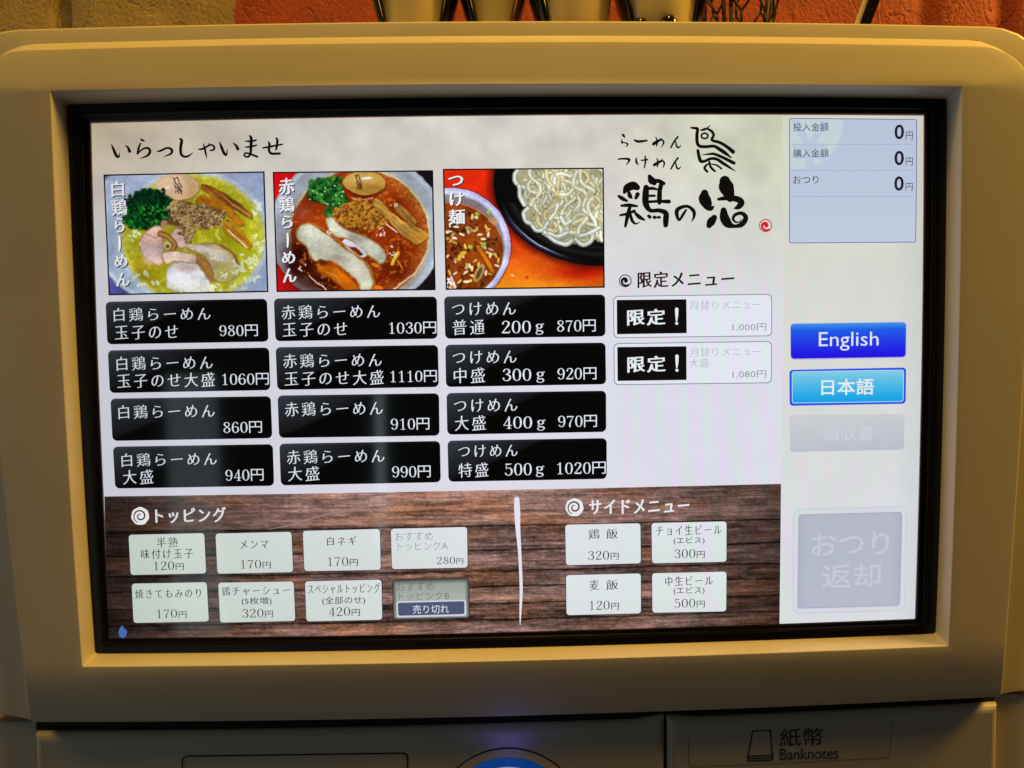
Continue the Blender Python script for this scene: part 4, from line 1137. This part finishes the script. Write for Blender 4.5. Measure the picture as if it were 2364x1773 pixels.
TX = [
 (cA, "白鶏らーめん", 112, 885, 137, 246, 'kai'), (cA, "玉子のせ", 122, 625, 280, 393, 'kai'), (cA, "980円", 955, 1262, 275, 368, 'dig'),
 (cA, "白鶏らーめん", 135, 903, 525, 638, 'kai'), (cA, "玉子のせ大盛", 140, 918, 660, 778, 'kai'), (cA, "1060円", 978, 1350, 662, 756, 'dig'),
 (cA, "白鶏らーめん", 150, 918, 912, 1024, 'kai'), (cA, "860円", 988, 1295, 1047, 1140, 'dig'),
 (cA, "白鶏らーめん", 175, 935, 1296, 1405, 'kai'), (cA, "大盛", 185, 428, 1432, 1550, 'kai'), (cA, "940円", 1003, 1308, 1428, 1522, 'dig'),
 (cB, "赤鶏らーめん", 103, 890, 115, 230, 'kai'), (cB, "玉子のせ", 112, 628, 258, 370, 'kai'), (cB, "1030円", 962, 1338, 252, 348, 'dig'),
 (cB, "赤鶏らーめん", 115, 903, 503, 618, 'kai'), (cB, "玉子のせ大盛", 128, 918, 642, 760, 'kai'), (cB, "1110円", 972, 1343, 640, 734, 'dig'),
 (cB, "赤鶏らーめん", 130, 912, 888, 1004, 'kai'), (cB, "910円", 975, 1283, 1020, 1114, 'dig'),
 (cB, "赤鶏らーめん", 145, 925, 1270, 1384, 'kai'), (cB, "大盛", 155, 405, 1406, 1524, 'kai'), (cB, "990円", 985, 1293, 1400, 1496, 'dig'),
 (cC, "つけめん", 115, 625, 95, 200, 'kai'), (cC, "普通", 120, 375, 234, 358, 'kai'), (cC, "200", 512, 745, 243, 343, 'dig'), (cC, "g", 783, 850, 265, 355, 'dig'), (cC, "870円", 955, 1262, 235, 332, 'dig'),
 (cC, "つけめん", 120, 632, 482, 585, 'kai'), (cC, "中盛", 130, 378, 618, 742, 'kai'), (cC, "300", 520, 748, 625, 724, 'dig'), (cC, "g", 790, 857, 648, 738, 'dig'), (cC, "920円", 957, 1268, 617, 714, 'dig'),
 (cC, "つけめん", 130, 638, 866, 970, 'kai'), (cC, "大盛", 138, 385, 1000, 1122, 'kai'), (cC, "400", 525, 755, 1006, 1106, 'dig'), (cC, "g", 795, 862, 1032, 1120, 'dig'), (cC, "970円", 962, 1272, 997, 1094, 'dig'),
 (cC, "つけめん", 165, 640, 1233, 1330, 'kai'), (cC, "特盛", 168, 405, 1376, 1494, 'kai'), (cC, "500", 538, 752, 1380, 1478, 'dig'), (cC, "g", 785, 852, 1402, 1490, 'dig'), (cC, "1020円", 955, 1343, 1370, 1468, 'dig'),
]
for cr, s, x0, x1, y0, y1, st in TX: text(s, x0, x1, y0, y1, cr, (226, 232, 242), 5, st)

# limited menu boxes
def white(u, v, px, py): return np.tile(np.array([226, 230, 240.]), (len(u), 1))
for k, (qo, qb) in enumerate((([(130,420),(1972,395),(1972,885),(133,908)], [(170,465),(978,457),(982,850),(173,863)]), ([(133,968),(1970,942),(1968,1430),(138,1453)], [(176,1012),(978,1002),(980,1393),(180,1405)]))):
    panel("limited_button", [cE(p) for p in qo], 11, (104, 106, 122), 2, SCREEN, 4, 6)
    panel("limited_button_face", [cE((p[0] + a, p[1] + b)) for p, (a, b) in zip(qo, ((8, 8), (-8, 8), (-8, -8), (8, -8)))], 10, white, 3, SCREEN, 30, 8)
    panel("limited_badge", [cE(p) for p in qb], 0, (14, 11, 12), 4, SCREEN, 2, 2)
for dx_, dy_ in ((0, 0), (3, 545)):
    text("限定", 290 + dx_, 735 + dx_, 570 + dy_, 762 + dy_, cE, (232, 236, 242), 5, 'bold')
    strokes("lettering", [[(866 + dx_, 572 + dy_, 20), (866 + dx_, 640 + dy_, 17), (864 + dx_, 706 + dy_, 8)], [(864 + dx_, 735 + dy_, 17), (867 + dx_, 737 + dy_, 17)]], cE, (232, 236, 242), 5, SCREEN)
GREYT = (164, 168, 180)
text("月替りメニュー", 1018, 1845, 470, 575, cE, GREYT, 5, 'thin'); text("月替りメニュー", 1018, 1845, 1017, 1118, cE, GREYT, 5, 'thin'); text("大盛", 1012, 1240, 1145, 1246, cE, GREYT, 5, 'thin')
text("1,000円", 1515, 1905, 738, 828, cE, (110, 108, 118), 5, 'thin'); text("1,080円", 1515, 1905, 1284, 1374, cE, (110, 108, 118), 5, 'thin')

# payment box
qp = [(155,110),(1597,122),(1585,1512),(155,1522)]
panel("amount_box", [cF(p) for p in qp], 5, (104, 102, 176), 2, SCREEN, 4, 6)
def amt(u, v, px, py):
    a = np.array([184, 195, 216.]); b = np.array([192, 203, 222.])
    c = a * (1 - v[:, None]) + b * v[:, None]
    X, Y = (px - 1790) * 4.88, (py - 250) * 4.88
    m_ = np.clip((515 - np.hypot(X - 250, Y - 170)) / 10, 0, 1)[:, None]
    return c * (1 - m_ * .8) + np.array([198, 214, 214.]) * m_ * .8
panel("amount_box_face", [cF((p[0] + a, p[1] + b)) for p, (a, b) in zip(qp, ((9, 9), (-9, 9), (-9, -9), (9, -9)))], 4, amt, 3, SCREEN, 70, 66)
text("¥", 176, 606, 130, 690, cF, (186, 199, 218), 4, 'sansb')
for s, y0, y1, x1 in (("投入金額", 165, 258, 600), ("購入金額", 460, 553, 600), ("おつり", 760, 850, 485)): text(s, 200, x1, y0, y1, cF, (46, 48, 66), 5, 'sans')
for y0, y1, a in ((182, 350, 0), (478, 643, -1), (765, 930, -3)):
    text("0", 1342 + a, 1450 + a, y0, y1, cF, (34, 30, 44), 5, 'sansb'); text("円", 1470 + a, 1550 + a, y1 - 88, y1 + 3, cF, (60, 60, 76), 5, 'sans')
for y in (408, 702, 993):
    strokes("dotted_line", [[(x, y, 3), (x + 9, y, 3)] for x in range(190, 1560, 22)], cF, (138, 146, 178), 4, SCREEN)

# language buttons
def blue(u, v, px, py):
    a, b, c = np.array([70, 150, 232.]), np.array([32, 92, 232.]), np.array([36, 14, 226.])
    v = v[:, None]
    o = np.where(v < .2, a * (1 - v / .2) + b * v / .2, b * (1 - (v - .2) / .8) + c * (v - .2) / .8)
    return o
def cyan(u, v, px, py):
    v = v[:, None]; return np.array([132, 204, 228.]) * (1 - v) + np.array([14, 160, 230.]) * v
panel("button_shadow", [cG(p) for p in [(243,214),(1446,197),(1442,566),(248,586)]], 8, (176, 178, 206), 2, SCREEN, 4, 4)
panel("language_button", [cG(p) for p in [(247,212),(1442,195),(1438,555),(250,575)]], 8, blue, 3, SCREEN, 8, 24, label="blue English language button")
text("English", 540, 1158, 296, 490, cG, (226, 230, 240), 5, 'sans')
panel("language_button_edge", [cG(p) for p in [(235,690),(1443,665),(1438,1040),(237,1062)]], 8, (44, 84, 228), 2, SCREEN, 4, 6)
panel("language_button_edge", [cG(p) for p in [(259,706),(1421,688),(1415,1020),(262,1037)]], 5, (196, 222, 240), 3, SCREEN, 4, 6)
panel("language_button", [cG(p) for p in [(266,712),(1414,695),(1408,1013),(269,1030)]], 4, cyan, 4, SCREEN, 8, 16, label="light blue Japanese language button")
text("日本語", 565, 1110, 780, 950, cG, (228, 234, 238), 5, 'sansb')
def greyb(u, v, px, py):
    v = v[:, None]; u = u[:, None]; return np.array([204, 208, 211.]) * (1 - v) + np.array([190, 194, 206.]) * v - u * 4
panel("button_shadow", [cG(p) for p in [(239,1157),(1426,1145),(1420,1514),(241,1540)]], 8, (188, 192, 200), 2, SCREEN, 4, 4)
panel("receipt_button", [cG(p) for p in [(243,1160),(1422,1148),(1415,1508),(245,1533)]], 7, greyb, 3, SCREEN, 8, 12, label="greyed out receipt button")
text("領収書", 578, 1110, 1268, 1422, cG, (203, 207, 214), 5, 'sansb')
panel("return_button_edge", [cH(p) for p in [(245,425),(1310,398),(1290,1375),(240,1405)]], 16, (190, 194, 208), 2, SCREEN, 4, 6)
panel("return_button_edge", [cH(p) for p in [(250,430),(1305,403),(1285,1370),(245,1400)]], 15, (213, 216, 224), 3, SCREEN, 4, 6)
panel("return_button_edge", [cH(p) for p in [(296,476),(1266,451),(1244,1329),(286,1356)]], 8, (164, 168, 184), 4, SCREEN, 4, 6)
def retb(u, v, px, py):
    v = v[:, None]; e = np.maximum(np.abs(u - .5), 0)[:, None]; return np.array([180, 185, 198.]) * (1 - v) + np.array([182, 186, 203.]) * v - np.clip(e - .42, 0, 1) * 90
panel("return_button", [cH(p) for p in [(303,484),(1259,459),(1237,1321),(293,1348)]], 6, retb, 5, SCREEN, 24, 12, label="greyed out change return button")
text("おつり", 412, 1142, 645, 870, cH, (172, 176, 192), 6, 'sansb'); text("返却", 512, 1062, 940, 1170, cH, (172, 176, 192), 6, 'sansb')
text("おつり", 415, 1145, 640, 865, cH, (197, 200, 213), 7, 'sansb'); text("返却", 515, 1065, 935, 1165, cH, (197, 200, 213), 7, 'sansb')

# topping and side menu area
swirl(420, 275, 92, cI, (226, 228, 230), 2, True); text("トッピング", 575, 1310, 185, 345, cI, (230, 232, 234), 2, 'bold')
swirl(617, 242, 82, cK, (232, 232, 236), 2, True); text("サイドメニュー", 750, 1665, 165, 300, cK, (232, 234, 238), 2, 'bold')
strokes("divider_stroke", [[(2066,90,24),(2070,200,27),(2076,350,22),(2094,600,15),(2106,900,14),(2100,1100,10),(2096,1235,3)]], cJ, (228, 226, 238), 2, SCREEN)
strokes("faint_reflection", [[(-200,365,2),(0,322,6),(200,262,8),(420,205,7),(600,172,6),(740,155,4)]], cJ, (150, 126, 118), 2, SCREEN)  # thin grey reflection on the screen, painted as a flat stroke
strokes("blue_mark", [[(238,1410,4),(232,1440,24),(238,1475,46),(238,1500,38)]], cI, (74, 104, 176), 2, SCREEN)
def cream(u, v, px, py): return np.stack([212 + 10 * np.clip((px - 300) / 800, 0, 1) - 4 * v, 224 + 4 * np.clip((px - 300) / 800, 0, 1) - 4 * v, 214 + 18 * np.clip((px - 300) / 800, 0, 1) - 6 * v], -1)
TB = [(cI, [(300,470),(1082,452),(1102,868),(322,885)]), (cI, [(1200,457),(1985,438),(2003,855),(1220,872)]), (cI, [(332,975),(1108,960),(1130,1365),(352,1382)]), (cI, [(1228,965),(2008,952),(2025,1360),(1248,1378)]),
      (cJ, [(115,378),(817,360),(825,733),(130,745)]), (cJ, [(918,358),(1612,342),(1618,712),(928,727)]), (cJ, [(135,838),(832,822),(838,1187),(148,1203)]),
      (cK, [(533,400),(1218,387),(1222,752),(540,770)]), (cK, [(1320,385),(2003,370),(2003,738),(1325,752)]), (cK, [(540,860),(1222,845),(1223,1208),(545,1225)]), (cK, [(1325,843),(2003,828),(2000,1190),(1328,1203)])]
for i, (cr, q) in enumerate(TB):
    s = 8
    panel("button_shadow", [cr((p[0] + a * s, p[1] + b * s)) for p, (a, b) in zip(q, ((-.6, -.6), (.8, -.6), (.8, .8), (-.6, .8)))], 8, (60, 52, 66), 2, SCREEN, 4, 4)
    panel("topping_button" if i < 7 else "side_menu_button", [cr(p) for p in q], 7, cream, 3, SCREEN, 14, 6)
def pressed(u, v, px, py):
    e = np.minimum(np.minimum(u, 1 - u) * 1.9, np.minimum(v * .8, (1 - v) * 1.6))
    g = np.clip(e / .10, 0, 1)[:, None]
    c = np.array([150, 158, 152.]) * (1 - v[:, None]) + np.array([192, 200, 190.]) * v[:, None]
    return c * (.45 + .55 * g)
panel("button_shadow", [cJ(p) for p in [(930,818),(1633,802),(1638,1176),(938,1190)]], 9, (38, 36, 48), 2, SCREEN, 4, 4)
panel("topping_button", [cJ(p) for p in [(935,825),(1627,808),(1632,1168),(943,1183)]], 8, pressed, 3, SCREEN, 40, 20, label="grey sold out topping button")
panel("sold_out_badge_edge", [cJ(p) for p in [(966,1022),(1602,1006),(1605,1150),(973,1167)]], 5, (210, 214, 222), 4, SCREEN, 4, 4)
panel("sold_out_badge", [cJ(p) for p in [(981,1034),(1588,1018),(1589,1136),(986,1152)]], 4, (78, 88, 118), 5, SCREEN, 4, 4)
DK = (36, 34, 38)
T2 = [(cI, "半熟", 590, 808, 493, 602, 'kai'), (cI, "味付け玉子", 428, 968, 613, 718, 'kai'), (cI, "120円", 560, 872, 743, 836, 'digthin'), (cI, "メンマ", 1455, 1745, 525, 612, 'kai'), (cI, "170円", 1460, 1772, 728, 820, 'digthin'),
      (cI, "焼きてもみのり", 368, 1050, 1028, 1128, 'kai'), (cI, "170円", 592, 900, 1240, 1332, 'digthin'), (cI, "鶏チャーシュー", 1265, 1970, 1000, 1098, 'kai'), (cI, "(5枚増)", 1470, 1780, 1115, 1200, 'sans'), (cI, "320円", 1478, 1795, 1235, 1328, 'digthin'),
      (cJ, "白ネギ", 335, 605, 428, 510, 'kai'), (cJ, "170円", 342, 617, 615, 699, 'digthin'), (cJ, "280円", 1338, 1578, 612, 682, 'digthin'), (cJ, "スペシャルトッピング", 162, 818, 857, 948, 'kai'), (cJ, "(全部のせ)", 292, 683, 975, 1055, 'sans'), (cJ, "420円", 352, 635, 1072, 1156, 'digthin'),
      (cK, "鶏", 742, 845, 438, 535, 'kai'), (cK, "飯", 905, 1012, 437, 530, 'kai'), (cK, "320円", 742, 1020, 638, 722, 'digthin'), (cK, "チョイ生ビール", 1363, 1957, 405, 495, 'kai'), (cK, "(エビス)", 1522, 1803, 512, 582, 'sans'), (cK, "300円", 1530, 1805, 622, 706, 'digthin'),
      (cK, "麦", 752, 843, 905, 1000, 'kai'), (cK, "飯", 905, 1015, 903, 995, 'kai'), (cK, "120円", 755, 1023, 1093, 1178, 'digthin'), (cK, "中生ビール", 1445, 1880, 868, 957, 'kai'), (cK, "(エビス)", 1522, 1803, 966, 1040, 'sans'), (cK, "500円", 1530, 1805, 1075, 1158, 'digthin')]
for cr, s, x0, x1, y0, y1, st in T2: text(s, x0, x1, y0, y1, cr, DK, 5, st)
GT = (128, 134, 138)
text("おすすめ", 958, 1298, 388, 466, cJ, GT, 5, 'thin'); text("トッピングA", 980, 1437, 476, 554, cJ, GT, 5, 'thin')
text("おすすめ", 970, 1312, 846, 923, cJ, (90, 98, 98), 6, 'thin'); text("トッピングB", 990, 1450, 935, 1007, cJ, (90, 98, 98), 6, 'thin')
text("売り切れ", 1118, 1448, 1052, 1131, cJ, (226, 230, 236), 6, 'sans')

# ------------------------------------------------------------------ things on top of the machine
def lathe(prof, n=40, sy=1.0):
    V = []; Fc = []
    for r, z in prof:
        for i in range(n):
            a = 2 * math.pi * i / n
            V.append((r * math.cos(a), sy * r * math.sin(a), z))
    k = len(prof)
    for j in range(k - 1):
        for i in range(n):
            a, b = j * n + i, j * n + (i + 1) % n
            Fc.append((a, b, b + n, a + n))
    Fc.append(tuple(range(n))[::-1]); Fc.append(tuple((k - 1) * n + i for i in range(n)))
    return V, Fc
def sphere(cx_, cy_, cz, rx, ry, rz, n=24, mm_=14, tilt=0.0):
    V = []; Fc = []
    for j in range(mm_ + 1):
        t = math.pi * j / mm_
        for i in range(n):
            a = 2 * math.pi * i / n
            x, y, z = rx * math.sin(t) * math.cos(a), ry * math.sin(t) * math.sin(a), rz * math.cos(t)
            x, z = x * math.cos(tilt) + z * math.sin(tilt), -x * math.sin(tilt) + z * math.cos(tilt)
            V.append((cx_ + x, cy_ + y, cz + z))
    for j in range(mm_):
        for i in range(n):
            a, b = j * n + i, j * n + (i + 1) % n
            Fc.append((a, b, b + n, a + n))
    return V, Fc
TOPZ = min(v.z for v in loop(K_, [170, 170, 6, 6], 0.0085) if abs(v.x) < 0.2 and v.z > Z0)
DF = 0.055
# lid plate under the figurines, a part of the machine
box("top_plate", P(60, 70, .0085).x, P(2300, 70, .0085).x, 0.012, 0.285, TOPZ - 0.006, TOPZ - 0.0012, M_PLASTIC, MACHINE)
LZ = TOPZ - 0.0012

def figurine(x0, x1, label, left_w, right_w, feet, d=DF, brown=False):
    """cream rounded figure; x0, x1 = photo columns of its body, left_w / right_w = widths of its dark arms in pixels"""
    a, b = P(x0, 20, d), P(x1, 20, d)
    cx_ = (a.x + b.x) / 2; hw = (b.x - a.x) / 2
    root = empty("figurine", (cx_, d, LZ), label, "figurine", "cream and black ceramic figurines on the machine")
    prof = [(0.55 * hw, 0), (0.72 * hw, .002), (0.83 * hw, .008), (.95 * hw, .02), (hw, .036), (.98 * hw, .052), (.88 * hw, .066), (.72 * hw, .076), (.66 * hw, .081), (.74 * hw, .088), (.80 * hw, .1), (.76 * hw, .112), (.6 * hw, .122), (.3 * hw, .128), (.05 * hw, .129)]
    v, f = lathe(prof, 40, .8)
    obj("body", [(p[0] + cx_, p[1] + d, p[2] + LZ) for p in v], f, M_CREAM, root, True)
    px = (b.x - a.x) / (x1 - x0)
    for side, w in ((-1, left_w), (1, right_w)):
        if w:
            r = w * px * .62 + .0012
            v, f = sphere(cx_ + side * (hw * .93), d - .004, LZ + .034, r, .014, .034, tilt=side * .22)
            obj("arm", v, f, M_BROWN if (brown and side > 0) else M_BLKGL, root, True)
    for fx, fr, fz in feet:
        c = P(fx, 44, d - hw * .75)
        v, f = sphere(c.x, d - hw * .74, LZ + fz, fr, .007, fr * 1.1)
        obj("foot", v, f, M_BLKGL, root, True)
    return root
figurine(868, 1048, "cream ceramic figurine with a slim black arm, on the machine farthest from the wire basket", 14, 22, [])
figurine(1074, 1205, "cream ceramic figurine with a dark brown arm, second from the ochre wall end", 18, 16, [], brown=True)
figurine(1232, 1412, "cream ceramic figurine with one broad black arm and two barely visible feet", 26, 0, [(1305, .0042, .0032), (1364, .0032, .003)], d=DF - .008)
figurine(1424, 1620, "cream ceramic figurine with two dark feet and black arms, beside the wire basket", 16, 26, [(1477, .0052, .0062), (1543, .0058, .0072)], d=DF - .008)

# wire basket of hexagonal netting
def tubes(name, segs, r, material, parent, n=6):
    V = []; Fc = []
    for a, b in segs:
        a, b = Vector(a), Vector(b); ax = (b - a)
        if ax.length < 1e-6: continue
        ax.normalize(); u = ax.orthogonal().normalized(); w = ax.cross(u); k = len(V)
        for c in (a, b):
            for i in range(n):
                t = 2 * math.pi * i / n; V.append(c + (u * math.cos(t) + w * math.sin(t)) * r)
        for i in range(n): Fc.append((k + i, k + (i + 1) % n, k + n + (i + 1) % n, k + n + i))
        Fc.append(tuple(k + i for i in range(n))[::-1]); Fc.append(tuple(k + n + i for i in range(n)))
    return obj(name, V, Fc, material, parent, True)
db = 0.085
bx0, bx1 = P(1606, 20, db).x, P(1806, 20, db).x
bc = (bx0 + bx1) / 2; br = (bx1 - bx0) / 2
BK = empty("wire_basket", (bc, db, LZ), "dark wire basket of hexagonal netting between figurine and black card", "basket")
def onb(t, z):
    r = br * (0.62 + .55 * z / .1); r *= 1 + .03 * math.sin(5 * t + 40 * z)
    return (bc + r * math.cos(t), db + r * .8 * math.sin(t), LZ + z)
segs = []; NA = 9; hs = .021
for row in range(6):
    for k in range(NA):
        t0 = 2 * math.pi * (k + .5 * (row % 2)) / NA; dt = math.pi / NA
        z = .002 + row * hs
        j = lambda: 0
        A = onb(t0, z); B = onb(t0, z + hs * .45)
        segs.append((A, B)); segs.append((B, onb(t0 + dt, z + hs))); segs.append((B, onb(t0 - dt, z + hs)))
tubes("netting", segs, .0008, M_WIRE, BK)
for k in range(5):
    t = 2 * math.pi * k / 5 + 4.05
    tubes("rod", [(onb(t, 0), onb(t, .05)), (onb(t, .05), onb(t, .115))], .0014, M_WIRE, BK)
for z in (.001, .115):
    ps = [onb(t, z) for t in np.linspace(0, 2 * math.pi, 40)]
    tubes("hoop", list(zip(ps[:-1], ps[1:])), .0013, M_WIRE, BK)

# leaning card with a black face and a cream edge
dc = 0.045
def card():
    q0, q1, q2, q3 = P(1981, 48, dc), P(1988, 48, dc), P(2012, 48, dc), P(2024, 0, dc)
    root = empty("leaning_card", (q1.x, dc, LZ), "tall narrow black card with a cream edge, leaning on the machine top", "card")
    sl_ = (P(2003, 0, dc).x - P(1986, 48, dc).x) / (P(2003, 0, dc).z - P(1986, 48, dc).z)
    def slab(name, xa, xb, y0, y1, material, taper=0.0):
        z0, z1 = LZ, LZ + .13
        V = []
        for z, ex in ((z0, 0), (z1, (z1 - P(0, 48, dc).z) * sl_)):
            e0 = sl_ * (LZ - P(0, 48, dc).z) if z == z0 else ex
            tp = taper * (z - LZ)
            V += [(xa + e0 - tp * 0, y0, z), (xb + e0 + tp, y0, z), (xb + e0 + tp, y1, z), (xa + e0, y1, z)]
        obj(name, V, [(0, 1, 5, 4), (1, 2, 6, 5), (2, 3, 7, 6), (3, 0, 4, 7), (0, 3, 2, 1), (4, 5, 6, 7)], material, root)
    slab("cream_edge", q0.x, P(1987.5, 48, dc).x, dc - .001, dc + .003, M_CARD, .03)
    slab("black_face", P(1988.2, 48, dc).x, P(2012, 48, dc).x, dc - .0015, dc + .004, M_BLKGL, .03)
card()
